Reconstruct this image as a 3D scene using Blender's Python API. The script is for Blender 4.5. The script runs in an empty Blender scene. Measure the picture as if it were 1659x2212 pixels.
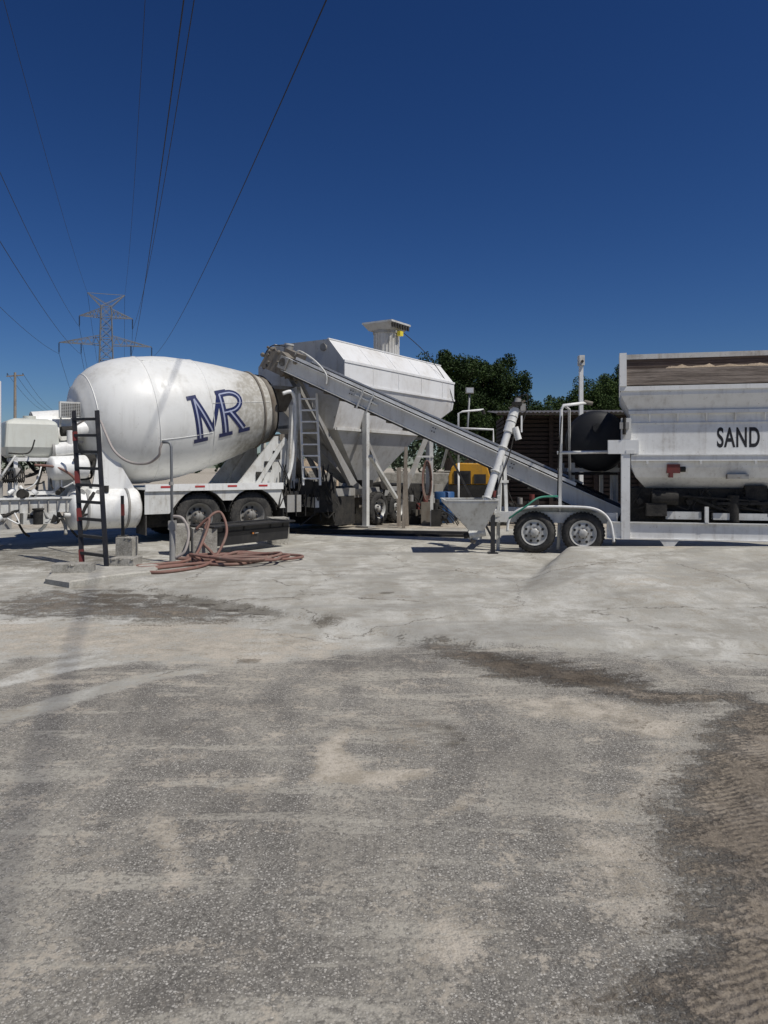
import bpy, math, random
import numpy as np
from mathutils import Vector, Matrix
V=Vector
RND=random.Random(11)
F=1600.0; CX=830.0; HY=1010.0; EYE=1.6
def W(px,py,y):            # survey helper: photo measurement at a known distance -> world metres
    return V(((px-CX)/F*y, y, EYE-(py-HY)/F*y))
def G(px,py):
    y=EYE*F/(py-HY); return V(((px-CX)/F*y,y,0))
scene=bpy.context.scene
col=scene.collection
# ------------------------------------------------------------------ materials
class NT:
    def __init__(s,name):
        s.m=bpy.data.materials.new(name); s.m.use_nodes=True
        s.t=s.m.node_tree; s.b=s.t.nodes['Principled BSDF']
    def n(s,ty,ins=None,**kw):
        o=s.t.nodes.new(ty)
        for k,v in kw.items(): setattr(o,k,v)
        for k,v in (ins or {}).items():
            if hasattr(v,'links') and hasattr(v,'is_output'): s.t.links.new(v,o.inputs[k])
            else: o.inputs[k].default_value=v
        return o
    def l(s,a,b): s.t.links.new(a,b)
    def math(s,op,a,b=0.0,c=None,clamp=False):
        ins={0:a,1:b}
        if c is not None: ins[2]=c
        o=s.n('ShaderNodeMath',ins,operation=op); o.use_clamp=clamp
        return o.outputs[0]
    def noise(s,vec,scale,detail=4,rough=.55,dist=0):
        return s.n('ShaderNodeTexNoise',{'Vector':vec,'Scale':scale,'Detail':detail,'Roughness':rough,'Distortion':dist}).outputs['Fac']
    def step(s,x,a,b,o0=0.,o1=1.):
        return s.n('ShaderNodeMapRange',{'Value':x,'From Min':a,'From Max':b,'To Min':o0,'To Max':o1},interpolation_type='SMOOTHSTEP').outputs[0]
    def mix(s,f,a,b,bt='MIX'):
        o=s.n('ShaderNodeMix',data_type='RGBA',blend_type=bt)
        for i,v in ((0,f),(6,a),(7,b)):
            if hasattr(v,'is_output'): s.l(v,o.inputs[i])
            else:
                if i and len(v)==3: v=(*v,1)
                o.inputs[i].default_value=v
        return o.outputs[2]
    def objc(s): return s.n('ShaderNodeTexCoord').outputs['Object']
    def mapv(s,v,sc,rot=(0,0,0)): return s.n('ShaderNodeMapping',{'Vector':v,'Scale':sc,'Rotation':rot}).outputs[0]
    def bump(s,h,st,d): s.l(s.n('ShaderNodeBump',{'Height':h,'Strength':st,'Distance':d}).outputs[0],s.b.inputs['Normal'])
    def attr(s,n): return s.n('ShaderNodeAttribute',attribute_name=n).outputs['Fac']
def paint(name,c,dirt=.35,dc=(.27,.23,.18),rough=.45,metal=0.,scale=2.2,spots=.5,bump=.15):
    t=NT(name); v=t.objc()
    n1=t.noise(v,scale,6,.65); n2=t.noise(t.mapv(v,(5,5,.5)),scale,5,.6); n3=t.noise(v,scale*9,3,.6)
    d=t.math('ADD',t.step(n1,.42,.75,0,dirt),t.step(n2,.48,.78,0,dirt*.95))
    d=t.math('ADD',d,t.math('MULTIPLY',t.attr('grime'),t.step(n1,.25,.6,.4,1.2)),clamp=True)
    d=t.math('MULTIPLY',d,t.step(n3,.2,.75,.55,1.15),clamp=True)
    sp=t.math('MULTIPLY',t.step(n3,.66,.72),spots)
    d=t.math('MAXIMUM',d,sp)
    t.l(t.mix(d,c,dc),t.b.inputs['Base Color'])
    t.l(t.math('ADD',t.math('MULTIPLY',d,.4),rough,clamp=True),t.b.inputs['Roughness'])
    t.b.inputs['Metallic'].default_value=metal
    if bump: t.bump(n1,bump,.02)
    return t.m
def rough_mat(name,c1,c2,scale=4,rough=.9,bump=.5,bd=.02,metal=0,stretch=(1,1,1),detail=8):
    t=NT(name); v=t.mapv(t.objc(),stretch)
    n=t.noise(v,scale,detail,.65); n2=t.noise(v,scale*7,5,.6)
    f=t.math('MULTIPLY_ADD',n2,.4,t.math('MULTIPLY',n,.6))
    t.l(t.mix(t.step(f,.36,.64),c1,c2),t.b.inputs['Base Color'])
    t.b.inputs['Roughness'].default_value=rough; t.b.inputs['Metallic'].default_value=metal
    t.bump(f,bump,bd); return t.m
M_white=paint('white_paint',(.80,.80,.775),.34)
M_white2=paint('white_paint_dusty',(.64,.64,.61),.6,(.27,.235,.18),spots=.85)
M_drum=paint('drum_paint',(.76,.76,.73),.34,(.36,.34,.295),.38,scale=1.1,spots=.3)
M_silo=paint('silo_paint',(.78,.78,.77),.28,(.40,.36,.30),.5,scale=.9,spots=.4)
M_silod=paint('silo_paint_dirty_shaded',(.54,.535,.51),.6,(.27,.24,.19),.6,scale=1.2,spots=.85)
M_grayp=paint('gray_steel',(.32,.315,.30),.6,(.19,.16,.12),.6,spots=.8)
M_conv=paint('conveyor_paint',(.70,.69,.65),.38,(.33,.29,.23),.55,spots=.6)
M_dirtysteel=paint('dirty_steel',(.20,.18,.15),.7,(.11,.075,.05),.8,spots=.8)
M_black=paint('black_paint',(.018,.018,.02),.3,(.10,.09,.075),.45,spots=.3)
M_dark=rough_mat('grease_shade_dark',(.010,.010,.010),(.042,.038,.032),5)
M_rubber=rough_mat('rubber',(.018,.018,.018),(.07,.065,.058),4,.85,.3,.01)
M_alu=paint('rim_paint',(.52,.52,.50),.45,(.2,.17,.13),.45,.1)
M_rimd=paint('dusty_rim',(.24,.235,.22),.6,(.12,.10,.08),.6,.1)
M_red=paint('red_paint',(.17,.03,.025),.5,(.06,.045,.04),.55)
M_yellow=paint('yellow_paint',(.62,.31,.02),.4,(.2,.13,.06),.5)
M_blue=paint('blue_plastic',(.02,.09,.24),.3,(.1,.1,.1),.5)
M_plastic=paint('milky_plastic',(.60,.61,.55),.4,(.42,.40,.33),.35,spots=0)
M_blacktank=paint('black_plastic',(.003,.004,.007),.1,(.015,.015,.015),.6,spots=0)
M_block=rough_mat('concrete_block',(.22,.205,.175),(.44,.42,.37),6,.95,.8,.02)
M_pad=rough_mat('concrete_pad',(.33,.31,.265),(.50,.48,.42),6,.95,.8,.02)
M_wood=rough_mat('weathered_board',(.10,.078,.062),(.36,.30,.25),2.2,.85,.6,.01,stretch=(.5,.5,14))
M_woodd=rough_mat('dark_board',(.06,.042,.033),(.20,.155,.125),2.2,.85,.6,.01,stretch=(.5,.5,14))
M_post=rough_mat('post_wood',(.17,.14,.11),(.34,.30,.25),3,.9,.5,.01,stretch=(9,9,.8))
M_shed=rough_mat('shed_boards',(.014,.009,.007),(.042,.028,.022),3,.85,.4,.01,stretch=(1,1,8))
M_roof=rough_mat('tin_roof',(.12,.11,.10),(.3,.28,.26),2,.6,.2,.01,metal=.3)
M_hose=paint('red_hose',(.21,.105,.082),.6,(.27,.22,.18),.7)
M_hosew=paint('pale_hose',(.40,.36,.33),.4,(.25,.2,.17),.6)
M_hoseg=paint('green_hose',(.02,.20,.13),.3,(.1,.1,.08),.5)
M_navy=paint('navy_decal',(.014,.021,.085),.12,(.2,.2,.22),.4,spots=0)
M_lav=paint('pale_decal',(.36,.39,.52),.2,(.3,.3,.3),.4,spots=0)
M_decal=paint('black_decal',(.010,.010,.012),.05,(.1,.1,.1),.6,spots=0,bump=0)
M_orange=paint('orange_decal',(.5,.17,.03),.1,rough=.5,spots=0)
M_reflr=paint('red_reflector',(.45,.03,.03),.2,rough=.3,spots=0)
M_labely=paint('yellow_label',(.75,.62,.05),.1,rough=.5,spots=0)
M_galv=paint('galvanised_steel',(.20,.21,.22),.2,(.14,.12,.1),.5,.3,spots=0)
M_wire=paint('conductor',(.015,.015,.018),.1,(.02,.02,.02),rough=.8,spots=0,bump=0)
M_sand=rough_mat('sand_heap',(.30,.23,.155),(.44,.35,.25),5,.95,1.,.06)
M_gravel=rough_mat('gravel_heap',(.22,.21,.19),(.48,.46,.42),14,.95,1.,.08)
M_glass=paint('lamp_glass',(.5,.52,.55),.1,rough=.2,spots=0)
M_bark=rough_mat('bark',(.05,.037,.026),(.13,.10,.075),6,.95,1.,.04,stretch=(4,4,1))
def leafmat(name,a,b,c):
    t=NT(name)
    g=t.n('ShaderNodeNewGeometry').outputs['Random Per Island']
    r=t.n('ShaderNodeValToRGB',{'Fac':g}); e=r.color_ramp.elements
    e[0].color=(*a,1); e[1].color=(*c,1); x=e.new(.6); x.color=(*b,1)
    n=t.noise(t.objc(),.7,3)
    t.l(t.mix(t.step(n,.3,.7),r.outputs[0],t.mix(1.,r.outputs[0],(.45,.5,.45),'MULTIPLY')),t.b.inputs['Base Color'])
    t.b.inputs['Roughness'].default_value=.7
    t.b.inputs['Specular IOR Level'].default_value=.2
    return t.m
M_leaf=leafmat('leaves',(.016,.032,.009),(.033,.062,.014),(.065,.10,.026))
M_leaf2=leafmat('leaves_light',(.03,.055,.015),(.055,.095,.022),(.11,.155,.045))
M_leaff=leafmat('leaves_far',(.035,.05,.03),(.05,.075,.04),(.075,.10,.06))
# ------------------------------------------------------------------ mesh builder
WORLDPOS={}
def thing(name,loc,label,cat,group=None):
    e=bpy.data.objects.new(name,None); e.empty_display_size=.3; col.objects.link(e)
    e.location=loc; WORLDPOS[e.name]=V(loc); e['label']=label; e['category']=cat
    if group: e['group']=group
    return e
def subempty(name,loc,parent):
    e=bpy.data.objects.new(name,None); e.empty_display_size=.1; col.objects.link(e)
    e.parent=parent; e.location=V(loc)-WORLDPOS[parent.name]; WORLDPOS[e.name]=V(loc); return e
class B:
    def __init__(s,M=None): s.v=[];s.f=[];s.mi=[];s.sm=[];s.mats=[];s.M=M or Matrix.Identity(4);s.g=[]
    def add(s,vs,fs,mat,smooth=False,g=0.):
        if mat not in s.mats: s.mats.append(mat)
        k=s.mats.index(mat); o=len(s.v)
        s.v+=[s.M@V(p) for p in vs]; s.g+=(g if isinstance(g,list) else [g]*len(vs))
        for f in fs: s.f.append([i+o for i in f]); s.mi.append(k); s.sm.append(smooth)
        return s
    def box(s,a,b,mat):
        x0,y0,z0=a;x1,y1,z1=b
        return s.add([(x0,y0,z0),(x1,y0,z0),(x1,y1,z0),(x0,y1,z0),(x0,y0,z1),(x1,y0,z1),(x1,y1,z1),(x0,y1,z1)],
          [(0,3,2,1),(4,5,6,7),(0,1,5,4),(1,2,6,5),(2,3,7,6),(3,0,4,7)],mat)
    def beam(s,p,q,w,h,mat,up=(0,0,1)):
        p=V(p);q=V(q);d=(q-p).normalized();sd=d.cross(V(up))
        if sd.length<1e-4: sd=d.cross(V((0,1,0)))
        sd.normalize();u=sd.cross(d)
        vs=[c+sd*(a*w/2)+u*(b*h/2) for c in(p,q) for a,b in((-1,-1),(1,-1),(1,1),(-1,1))]
        return s.add(vs,[(0,1,2,3),(7,6,5,4),(0,4,5,1),(1,5,6,2),(2,6,7,3),(3,7,4,0)],mat)
    def ring(s,o,ax,prof,mat,n=24,smooth=True,cap=True,gr=None):
        o=V(o);ax=V(ax).normalized();a=ax.orthogonal().normalized();b=ax.cross(a)
        vs=[];g=[]
        for (h,r) in prof:
            for i in range(n):
                t=2*math.pi*i/n; vs.append(o+ax*h+(a*math.cos(t)+b*math.sin(t))*max(r,1e-4)); g.append(gr(h) if gr else 0.)
        fs=[]
        for j in range(len(prof)-1):
            for i in range(n):
                k=(i+1)%n; fs.append((j*n+i,j*n+k,(j+1)*n+k,(j+1)*n+i))
        s.add(vs,fs,mat,smooth,g)
        if cap:
            m=len(prof)-1
            s.add(vs[:n],[tuple(range(n))[::-1]],mat,False); s.add(vs[m*n:],[tuple(range(n))],mat,False)
        return s
    def cyl(s,p,q,r,mat,r2=None,n=16,cap=True):
        p=V(p);q=V(q); return s.ring(p,q-p,[(0,r),((q-p).length,r if r2 is None else r2)],mat,n,True,cap)
    def tube(s,pts,r,mat,n=8,closed=False):
        pts=[V(p) for p in pts]; vs=[];fs=[];a=None
        for i,p in enumerate(pts):
            d=(pts[min(i+1,len(pts)-1)]-pts[max(i-1,0)])
            if d.length<1e-6: d=V((0,0,1))
            d.normalize()
            if a is None: a=d.orthogonal().normalized()
            else:
                a=a-d*a.dot(d)
                a=a.normalized() if a.length>1e-5 else d.orthogonal().normalized()
            b=d.cross(a)
            for k in range(n):
                t=2*math.pi*k/n; vs.append(p+(a*math.cos(t)+b*math.sin(t))*r)
        for j in range(len(pts)-1):
            for i in range(n):
                k=(i+1)%n; fs.append((j*n+i,j*n+k,(j+1)*n+k,(j+1)*n+i))
        fs.append(tuple(range(n))[::-1]); m=(len(pts)-1)*n; fs.append(tuple(range(m,m+n)))
        return s.add(vs,fs,mat,True)
    def prism(s,poly,o,ex,ey,depth,mat):
        o=V(o);ex=V(ex);ey=V(ey);d=V(depth);n=len(poly)
        vs=[o+ex*a+ey*b for a,b in poly]; vs+=[p+d for p in vs]
        fs=[tuple(range(n))[::-1],tuple(range(n,2*n))]+[(i,(i+1)%n,(i+1)%n+n,i+n) for i in range(n)]
        return s.add(vs,fs,mat)
    def frustum(s,a,b,mat):
        return s.add(list(a)+list(b),[(0,1,5,4),(1,2,6,5),(2,3,7,6),(3,0,4,7),(3,2,1,0),(4,5,6,7)],mat)
    def obj(s,name,parent=None,label=None,cat=None,group=None,kind=None,bevel=0,origin=None):
        A=np.array([tuple(p) for p in s.v])
        lo=A.min(0);hi=A.max(0)
        o=V(((lo[0]+hi[0])/2,(lo[1]+hi[1])/2,lo[2] if parent is None else (lo[2]+hi[2])/2))
        if origin is not None:o=V(origin)
        me=bpy.data.meshes.new(name); me.from_pydata([tuple(p-o) for p in s.v],[],s.f)
        for m in s.mats: me.materials.append(m)
        me.polygons.foreach_set('material_index',s.mi); me.polygons.foreach_set('use_smooth',s.sm)
        if any(s.g):
            at=me.attributes.new('grime','FLOAT','POINT'); at.data.foreach_set('value',s.g)
        me.update()
        ob=bpy.data.objects.new(name,me); col.objects.link(ob); WORLDPOS[ob.name]=o
        if parent: ob.parent=parent; ob.location=o-WORLDPOS[parent.name]
        else: ob.location=o
        if label: ob['label']=label
        if cat and not parent: ob['category']=cat
        if group and not parent: ob['group']=group
        if kind: ob['kind']=kind
        if bevel:
            m=ob.modifiers.new('bevel','BEVEL'); m.width=bevel; m.segments=2; m.limit_method='ANGLE'
        return ob
def frame(x,y,z,deg): return Matrix.Translation((x,y,z))@Matrix.Rotation(math.radians(deg),4,'Z')
def spline(pts,n=12):
    pts=[V(p) for p in pts]; out=[]
    P=[pts[0]]+pts+[pts[-1]]
    for i in range(1,len(P)-2):
        a,b,c,d=P[i-1:i+3]
        for k in range(n):
            t=k/n; out.append(.5*((2*b)+(c-a)*t+(2*a-5*b+4*c-d)*t*t+(3*b-a-3*c+d)*t**3))
    out.append(pts[-1]); return out
def wheel(parent,M,c,R,w,out,rimr,rimmat,holes=8,truck=False):
    c=V(c);out=V(out); wc=M@c
    e=subempty('wheel',wc,parent)
    t=B(M); inn=-out
    prof=[(.02,rimr),(.0,rimr+.03),(.0,R*.8),(.02,R*.93),(.06,R),(w-.06,R),(w-.02,R*.93),(w,R*.8),(w,rimr)]
    t.ring(c,inn,prof,M_rubber,40,True,False)
    ax=inn; a=ax.orthogonal().normalized(); b=ax.cross(a)
    for i in range(36):
        th=2*math.pi*i/36
        for h in (w*.25,w*.75):
            d=a*math.cos(th)+b*math.sin(th)
            t.beam(c+ax*(h-w*.13)+d*(R+.002),c+ax*(h+w*.13)+d*(R+.002),.035,.016,M_rubber,up=d)
    t.obj('tyre',e)
    r=B(M)
    if truck:
        pr=[(.0,rimr+.005),(.015,rimr-.015),(.10,rimr-.05),(.16,rimr*.72),(.16,rimr*.45),(.10,rimr*.42),(.04,rimr*.36),(.0,rimr*.30),(-.01,.0)]
    else:
        pr=[(-.004,rimr+.008),(.0,rimr-.012),(.035,rimr-.03),(.03,rimr*.8),(.015,rimr*.62),(.03,rimr*.42),(.03,rimr*.34),(-.02,rimr*.32),(-.03,rimr*.26),(-.035,0)]
    r.ring(c,inn,pr,rimmat,40,True,False)
    for i in range(holes):
        th=2*math.pi*(i+.5)/holes; d=a*math.cos(th)+b*math.sin(th)
        rr=rimr*(.60 if truck else .70); dep=.157 if truck else .017
        r.cyl(c+inn*(dep+.02)+d*rr,c+inn*(dep-.004)+d*rr,rimr*(.10 if truck else .105),M_dark,n=10)
        th+=math.pi/holes; d=a*math.cos(th)+b*math.sin(th)
        r.cyl(c+inn*.05+d*rimr*.38,c+inn*-.012+d*rimr*.38,.014,M_dirtysteel,n=6)
    r.obj('rim',e)
    return e
# ------------------------------------------------------------------ ground
def build_ground():
    def axis(a,b,st,far):
        c=list(np.arange(a,b+1e-6,st)); s=st;x=b
        while x<far: s*=1.22; x+=s; c.append(x)
        s=st;x=a
        while x>-far: s*=1.22; x-=s; c.insert(0,x)
        return np.array(c)
    xs=axis(-9.,9.5,.06,1500); ys=axis(1.2,16.5,.06,1500)
    X,Y=np.meshgrid(xs,ys); x=X.ravel();y=Y.ravel()
    def sd(poly):
        P=[G(*p) for p in poly]
        d=np.full(x.shape,1e9); ins=np.zeros(x.shape,bool)
        for i in range(len(P)):
            a=P[i];b=P[(i+1)%len(P)]
            ex,ey=b.x-a.x,b.y-a.y; wx,wy=x-a.x,y-a.y
            t=np.clip((wx*ex+wy*ey)/(ex*ex+ey*ey+1e-12),0,1)
            d=np.minimum(d,np.hypot(wx-ex*t,wy-ey*t))
            cond=((a.y>y)!=(b.y>y)); ins^=cond&(x<(b.x-a.x)*(y-a.y)/((b.y-a.y) if abs(b.y-a.y)>1e-9 else 1e-9)+a.x)
        return np.where(ins,-d,d)
    def mk(poly,soft,amp=1.): return amp*np.clip(.5-sd(poly)/soft,0,1)
    def ss(v,a,b):
        t=np.clip((v-a)/(b-a),0,1); return t*t*(3-2*t)
    conc=mk([(-700,1142),(2300,1142),(2300,1440),(1500,1425),(1300,1405),(1100,1392),(900,1385),(820,1398),(600,1420),(450,1425),(330,1430),(200,1405),(60,1410),(-60,1445),(-700,1560)],1.0)
    for p in ([(-60,1505),(0,1455),(140,1410),(330,1392),(420,1398),(345,1416),(160,1438),(0,1474),(-60,1492)],
              [(-60,1566),(0,1526),(170,1480),(290,1452),(430,1432),(450,1442),(320,1464),(190,1500),(0,1552),(-60,1580)]):
        conc=np.maximum(conc,mk(p,.22,1.))
    dust=np.zeros_like(x)
    for p,s,a in (([(300,1625),(480,1598),(620,1560),(760,1518),(885,1478),(905,1488),(740,1545),(600,1592),(400,1632),(310,1640)],.45,.80),
        ([(660,1668),(675,1610),(750,1548),(765,1556),(748,1605),(800,1642),(940,1636),(925,1668),(760,1685)],.22,.95),
        ([(640,1700),(650,1620),(710,1560),(880,1490),(920,1510),(780,1550),(760,1600),(820,1640),(980,1630),(1020,1670),(800,1720)],.5,.62),
        ([(310,1742),(345,1712),(400,1755),(425,1830),(385,1905),(350,1885),(322,1800)],.24,.88),
        ([(935,1748),(1010,1742),(1050,1684),(1010,1688),(960,1715)],.2,.85),
        ([(390,1706),(500,1668),(640,1640),(620,1682),(450,1716)],.3,.78),
        ([(-40,1890),(150,1822),(340,1778),(340,1800),(150,1860),(-40,1935)],.3,.72),
        ([(-40,1720),(150,1690),(330,1640),(340,1655),(150,1712),(-40,1760)],.35,.66),
        ([(1040,1500),(1180,1470),(1400,1500),(1560,1560),(1520,1640),(1440,1740),(1480,1820),(1520,1920),(1470,2060),(1400,2260),(1120,2260),(1270,2050),(1220,1880),(1150,1760),(1320,1640),(1380,1590),(1280,1560),(1130,1540)],1.1,.87),
        ([(-100,1325),(520,1325),(870,1385),(700,1430),(350,1445),(150,1410),(-100,1420)],.9,.64),
        ([(-100,1400),(500,1430),(1000,1430),(1200,1500),(800,1510),(300,1500),(-100,1520)],1.2,.52),
        ([(700,1850),(1200,1780),(1300,2000),(1200,2260),(750,2270)],.9,.54),
        ([(-60,1980),(250,1940),(420,2060),(300,2200),(-60,2230)],.8,.50),
        ([(1330,1172),(1520,1172),(1560,1205),(1460,1222),(1320,1200)],.9,1.),
        ([(1150,1250),(1659,1230),(1659,1330),(1300,1330)],2.,.45)):
        dust=np.maximum(dust,mk(p,s,a))
    dust=np.maximum(dust,.9*ss(y,17.5,21)); dust=np.maximum(dust,.9*(y<-1))
    mud=mk([(1900,1500),(1640,1500),(1530,1570),(1490,1660),(1415,1740),(1490,1840),(1530,1930),(1440,2040),(1400,2130),(1330,2260),(1250,2600),(2300,2600),(2300,1500)],.8)
    mud=np.maximum(mud,mk([(865,1372),(1000,1386),(1150,1410),(1320,1438),(1420,1474),(1640,1486),(1640,1505),(1400,1505),(1200,1468),(1050,1446),(960,1408)],.7,.86))
    mud=np.maximum(mud,mk([(80,1266),(280,1260),(360,1278),(620,1318),(600,1330),(430,1341),(330,1344),(190,1336),(-60,1325),(-60,1302)],1.0,.58))
    wet_shade=mk([(120,1272),(280,1264),(350,1278),(470,1295),(420,1308),(300,1318),(180,1318),(110,1300)],1.0,.58)
    for p,s,a in (([(340,1275),(480,1293),(620,1316),(600,1323),(450,1308),(330,1284)],.18,1.),([(640,1330),(720,1322),(780,1340),(700,1348)],.5,.75),
        ([(960,1384),(1060,1392),(1180,1414),(1330,1438),(1410,1472),(1250,1480),(1100,1454),(1010,1420)],.6,.80),([(890,1530),(980,1545),(1022,1580),(1000,1600),(930,1590),(970,1570)],.3,.85),
        ([(755,1560),(900,1525),(1030,1552),(1050,1620),(900,1630),(790,1615)],.45,.50),
        ([(1290,1530),(1440,1530),(1400,1560),(1330,1555)],.35,.7),([(225,1868),(260,1862),(258,1878),(228,1880)],.06,1.),([(-80,1180),(330,1185),(420,1230),(120,1240),(-80,1225)],1.2,.7),  # last polygon paints the shadow in front of the truck
        ([(1480,1760),(1900,1700),(1900,2300),(1500,2300),(1560,1950)],.9,.45),
        ([(1100,1322),(1659,1325),(1659,1338),(1150,1335)],.7,.42),([(510,1412),(560,1412),(560,1422),(510,1422)],.15,.9),
        ([(820,1278),(850,1278),(850,1284),(820,1284)],.15,.9),([(1400,1420),(1480,1450),(1440,1460),(1390,1440)],.3,.6)):
        wet_shade=np.maximum(wet_shade,mk(p,s,a))
    rx=ss(sd([(1040,1330),(1225,1187),(1235,1176),(2600,1176),(2600,1440),(1300,1440)]),.05,-.32)
    h=.25*rx*ss(y,7.0,12.0)*(1-ss(y,12.7,13.2))*ss(x,1.2,3.2)
    slab=np.clip(.5-sd([(325,1270),(620,1318),(800,1357),(1090,1392),(1500,1385),(2300,1400),(2300,1142),(300,1142),(250,1240)])/.08,0,1)
    h-=.045*(1-slab)*(1-ss(y,10.2,11.2))
    und=(np.sin(x*1.3+y*.7)+np.sin(x*.63-y*1.1+2)+np.sin(x*2.9+1)*np.sin(y*2.3))*.006*(1-slab)
    h+=und*(np.abs(x)<12)*(y<20)
    md=np.clip((mud-.3)*1.6,0,1)*(x>1.2)
    h+=md*(np.sin(x*7+y*3)*.008+np.sin(x*19+y*13)*np.sin(y*23-x*5)*.005)
    Vv=np.stack([x,y,h],1); nx=len(xs);ny=len(ys)
    i=np.arange(nx*ny).reshape(ny,nx)
    fs=np.stack([i[:-1,:-1].ravel(),i[:-1,1:].ravel(),i[1:,1:].ravel(),i[1:,:-1].ravel()],1)
    me=bpy.data.meshes.new('ground'); me.from_pydata(Vv.tolist(),[],fs.tolist())
    for nme,a in (('conc',conc),('dust',dust),('mud',mud),('wet_shade',wet_shade)):
        at=me.attributes.new(nme,'FLOAT','POINT'); at.data.foreach_set('value',a.astype(np.float32))
    me.polygons.foreach_set('use_smooth',[True]*len(me.polygons))
    ob=bpy.data.objects.new('ground',me); col.objects.link(ob); ob['kind']='structure'; ob['label']='dusty asphalt and concrete yard with mud, damp stains, painted truck shadow and pale slabs'
    t=NT('yard_ground'); v=t.objc()
    nb=t.noise(v,.9,8,.6); nm=t.noise(v,4.5,10,.68); nf=t.noise(v,38,6,.7); nx_=t.noise(t.mapv(v,(1,.35,1)),1.6,8,.6,.6)
    nl=t.noise(v,1.7,10,.72); ns=t.noise(t.mapv(v,(.6,2.2,1),(0,0,-.15)),2.6,9,.7)
    edge=t.math('ADD',t.math('ADD',t.math('MULTIPLY',nm,.30),t.math('MULTIPLY',ns,.35)),t.math('MULTIPLY',nf,.35))
    def msk(nm_,amt,a=.42,b=.58,sh=0.):
        q=t.math('MULTIPLY',t.math('SUBTRACT',edge,.5),amt)
        return t.step(t.math('ADD',t.attr(nm_),t.math('ADD',q,sh)),a,b)
    vo=t.n('ShaderNodeTexVoronoi',{'Vector':v,'Scale':84.,'Randomness':1.}); vc=t.n('ShaderNodeSeparateColor',{0:vo.outputs['Color']}).outputs
    vo2=t.n('ShaderNodeTexVoronoi',{'Vector':v,'Scale':175.}); vc2=t.n('ShaderNodeSeparateColor',{0:vo2.outputs['Color']}).outputs
    asp=t.mix(t.step(nb,.35,.66),(.212,.198,.174),(.292,.276,.242))
    asp=t.mix(t.step(vc2[0],.0,1.,0.,.65),asp,(.105,.097,.084)) 
    asp=t.mix(t.math('MULTIPLY',t.step(vc[2],.7,.8),.55),asp,(.09,.083,.072))
    g1=t.math('MULTIPLY',t.step(vc[0],.68,.73),t.step(vo.outputs['Distance'],.46,.34))
    g2=t.math('MULTIPLY',t.step(vc2[1],.70,.75),t.step(vo2.outputs['Distance'],.46,.34))
    gcol=t.mix(vc[1],(.34,.32,.28),(.59,.56,.50))
    asp=t.mix(t.math('MULTIPLY',t.math('MAXIMUM',g1,g2),.9),asp,gcol)
    film=t.math('MULTIPLY',t.step(nx_,.42,.62),t.step(nf,.38,.58,.10,.75))
    asp=t.mix(film,asp,(.40,.37,.31))
    stv=t.mapv(v,(.55,2.6,1),(0,0,-.42)); sn=t.noise(stv,1.5,9,.68,.4)
    asp=t.mix(t.math('MULTIPLY',t.step(sn,.52,.60),t.step(nf,.38,.56,.15,.8)),asp,(.44,.41,.345))
    film2=t.math('MULTIPLY',t.step(nm,.52,.60),t.step(nf,.44,.54,.0,.85))
    film2=t.math('MULTIPLY',film2,t.step(nl,.42,.54,.1,1.))
    asp=t.mix(film2,asp,(.45,.40,.325))
    asp=t.mix(t.math('MULTIPLY',t.step(nb,.48,.36),.25),asp,(.12,.112,.10))
    con=t.mix(t.step(nx_,.33,.68),(.38,.365,.32),(.58,.565,.51))
    con=t.mix(t.step(nm,.44,.60,0,.5),con,(.36,.33,.27))
    con=t.mix(t.step(nf,.52,.64,0,.5),con,(.25,.23,.19))
    big=t.noise(t.mapv(v,(.5,1.4,1)),.8,6,.6,.8)
    con=t.mix(t.step(big,.50,.60,0,.5),con,(.30,.29,.26))
    con=t.mix(t.math('MULTIPLY',t.step(nl,.55,.62),t.step(nf,.42,.56,.1,.6)),con,(.28,.245,.19))
    wv=t.n('ShaderNodeVectorMath',{0:v,1:t.n('ShaderNodeVectorMath',{0:t.n('ShaderNodeTexNoise',{'Vector':v,'Scale':2.5,'Detail':8.,'Roughness':.7}).outputs['Color'],1:(.6,.6,0)},operation='MULTIPLY').outputs[0]},operation='ADD').outputs[0]
    cr=t.n('ShaderNodeTexVoronoi',{'Vector':wv,'Scale':.42},feature='DISTANCE_TO_EDGE').outputs['Distance']
    crack=t.math('MULTIPLY',t.math('MULTIPLY',t.step(cr,.0055,.001),t.step(nl,.45,.52)),.75)
    con=t.mix(crack,con,(.11,.095,.075))
    tr=t.n('ShaderNodeTexWave',{'Vector':t.mapv(v,(1,1,1),(0,0,.9)),'Scale':.22,'Distortion':2.5,'Detail':3.,'Detail Scale':.6}).outputs['Fac']
    con=t.mix(t.math('MULTIPLY',t.step(tr,.62,.9),t.step(nm,.4,.6,.05,.4)),con,(.26,.245,.21))
    dst=t.mix(t.step(nm,.38,.60),(.37,.325,.255),(.54,.485,.40)); dst=t.mix(t.step(nf,.50,.62,0,.55),dst,(.26,.225,.175))
    mdc=t.mix(t.step(nm,.38,.60),(.13,.105,.078),(.25,.205,.152)); mdc=t.mix(t.step(nf,.48,.62,0,.6),mdc,(.34,.285,.22))
    mdc=t.mix(t.step(nl,.50,.60,0,.65),mdc,(.36,.31,.25))
    c=t.mix(msk('conc',2.3,.36,.60),asp,con)
    c=t.mix(t.math('MULTIPLY',msk('dust',2.6,.40,.74),.88),c,dst)
    mm=msk('mud',2.9,.38,.74)
    c=t.mix(t.math('MULTIPLY',mm,.85),c,mdc)
    wm=msk('wet_shade',2.6,.42,.74)
    c=t.mix(t.math('MULTIPLY',wm,.82),c,t.mix(1.,c,(.43,.41,.38),'MULTIPLY'))
    t.l(c,t.b.inputs['Base Color'])
    t.l(t.step(wm,0,1,.92,.62),t.b.inputs['Roughness'])
    t.b.inputs['Specular IOR Level'].default_value=.2
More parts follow.
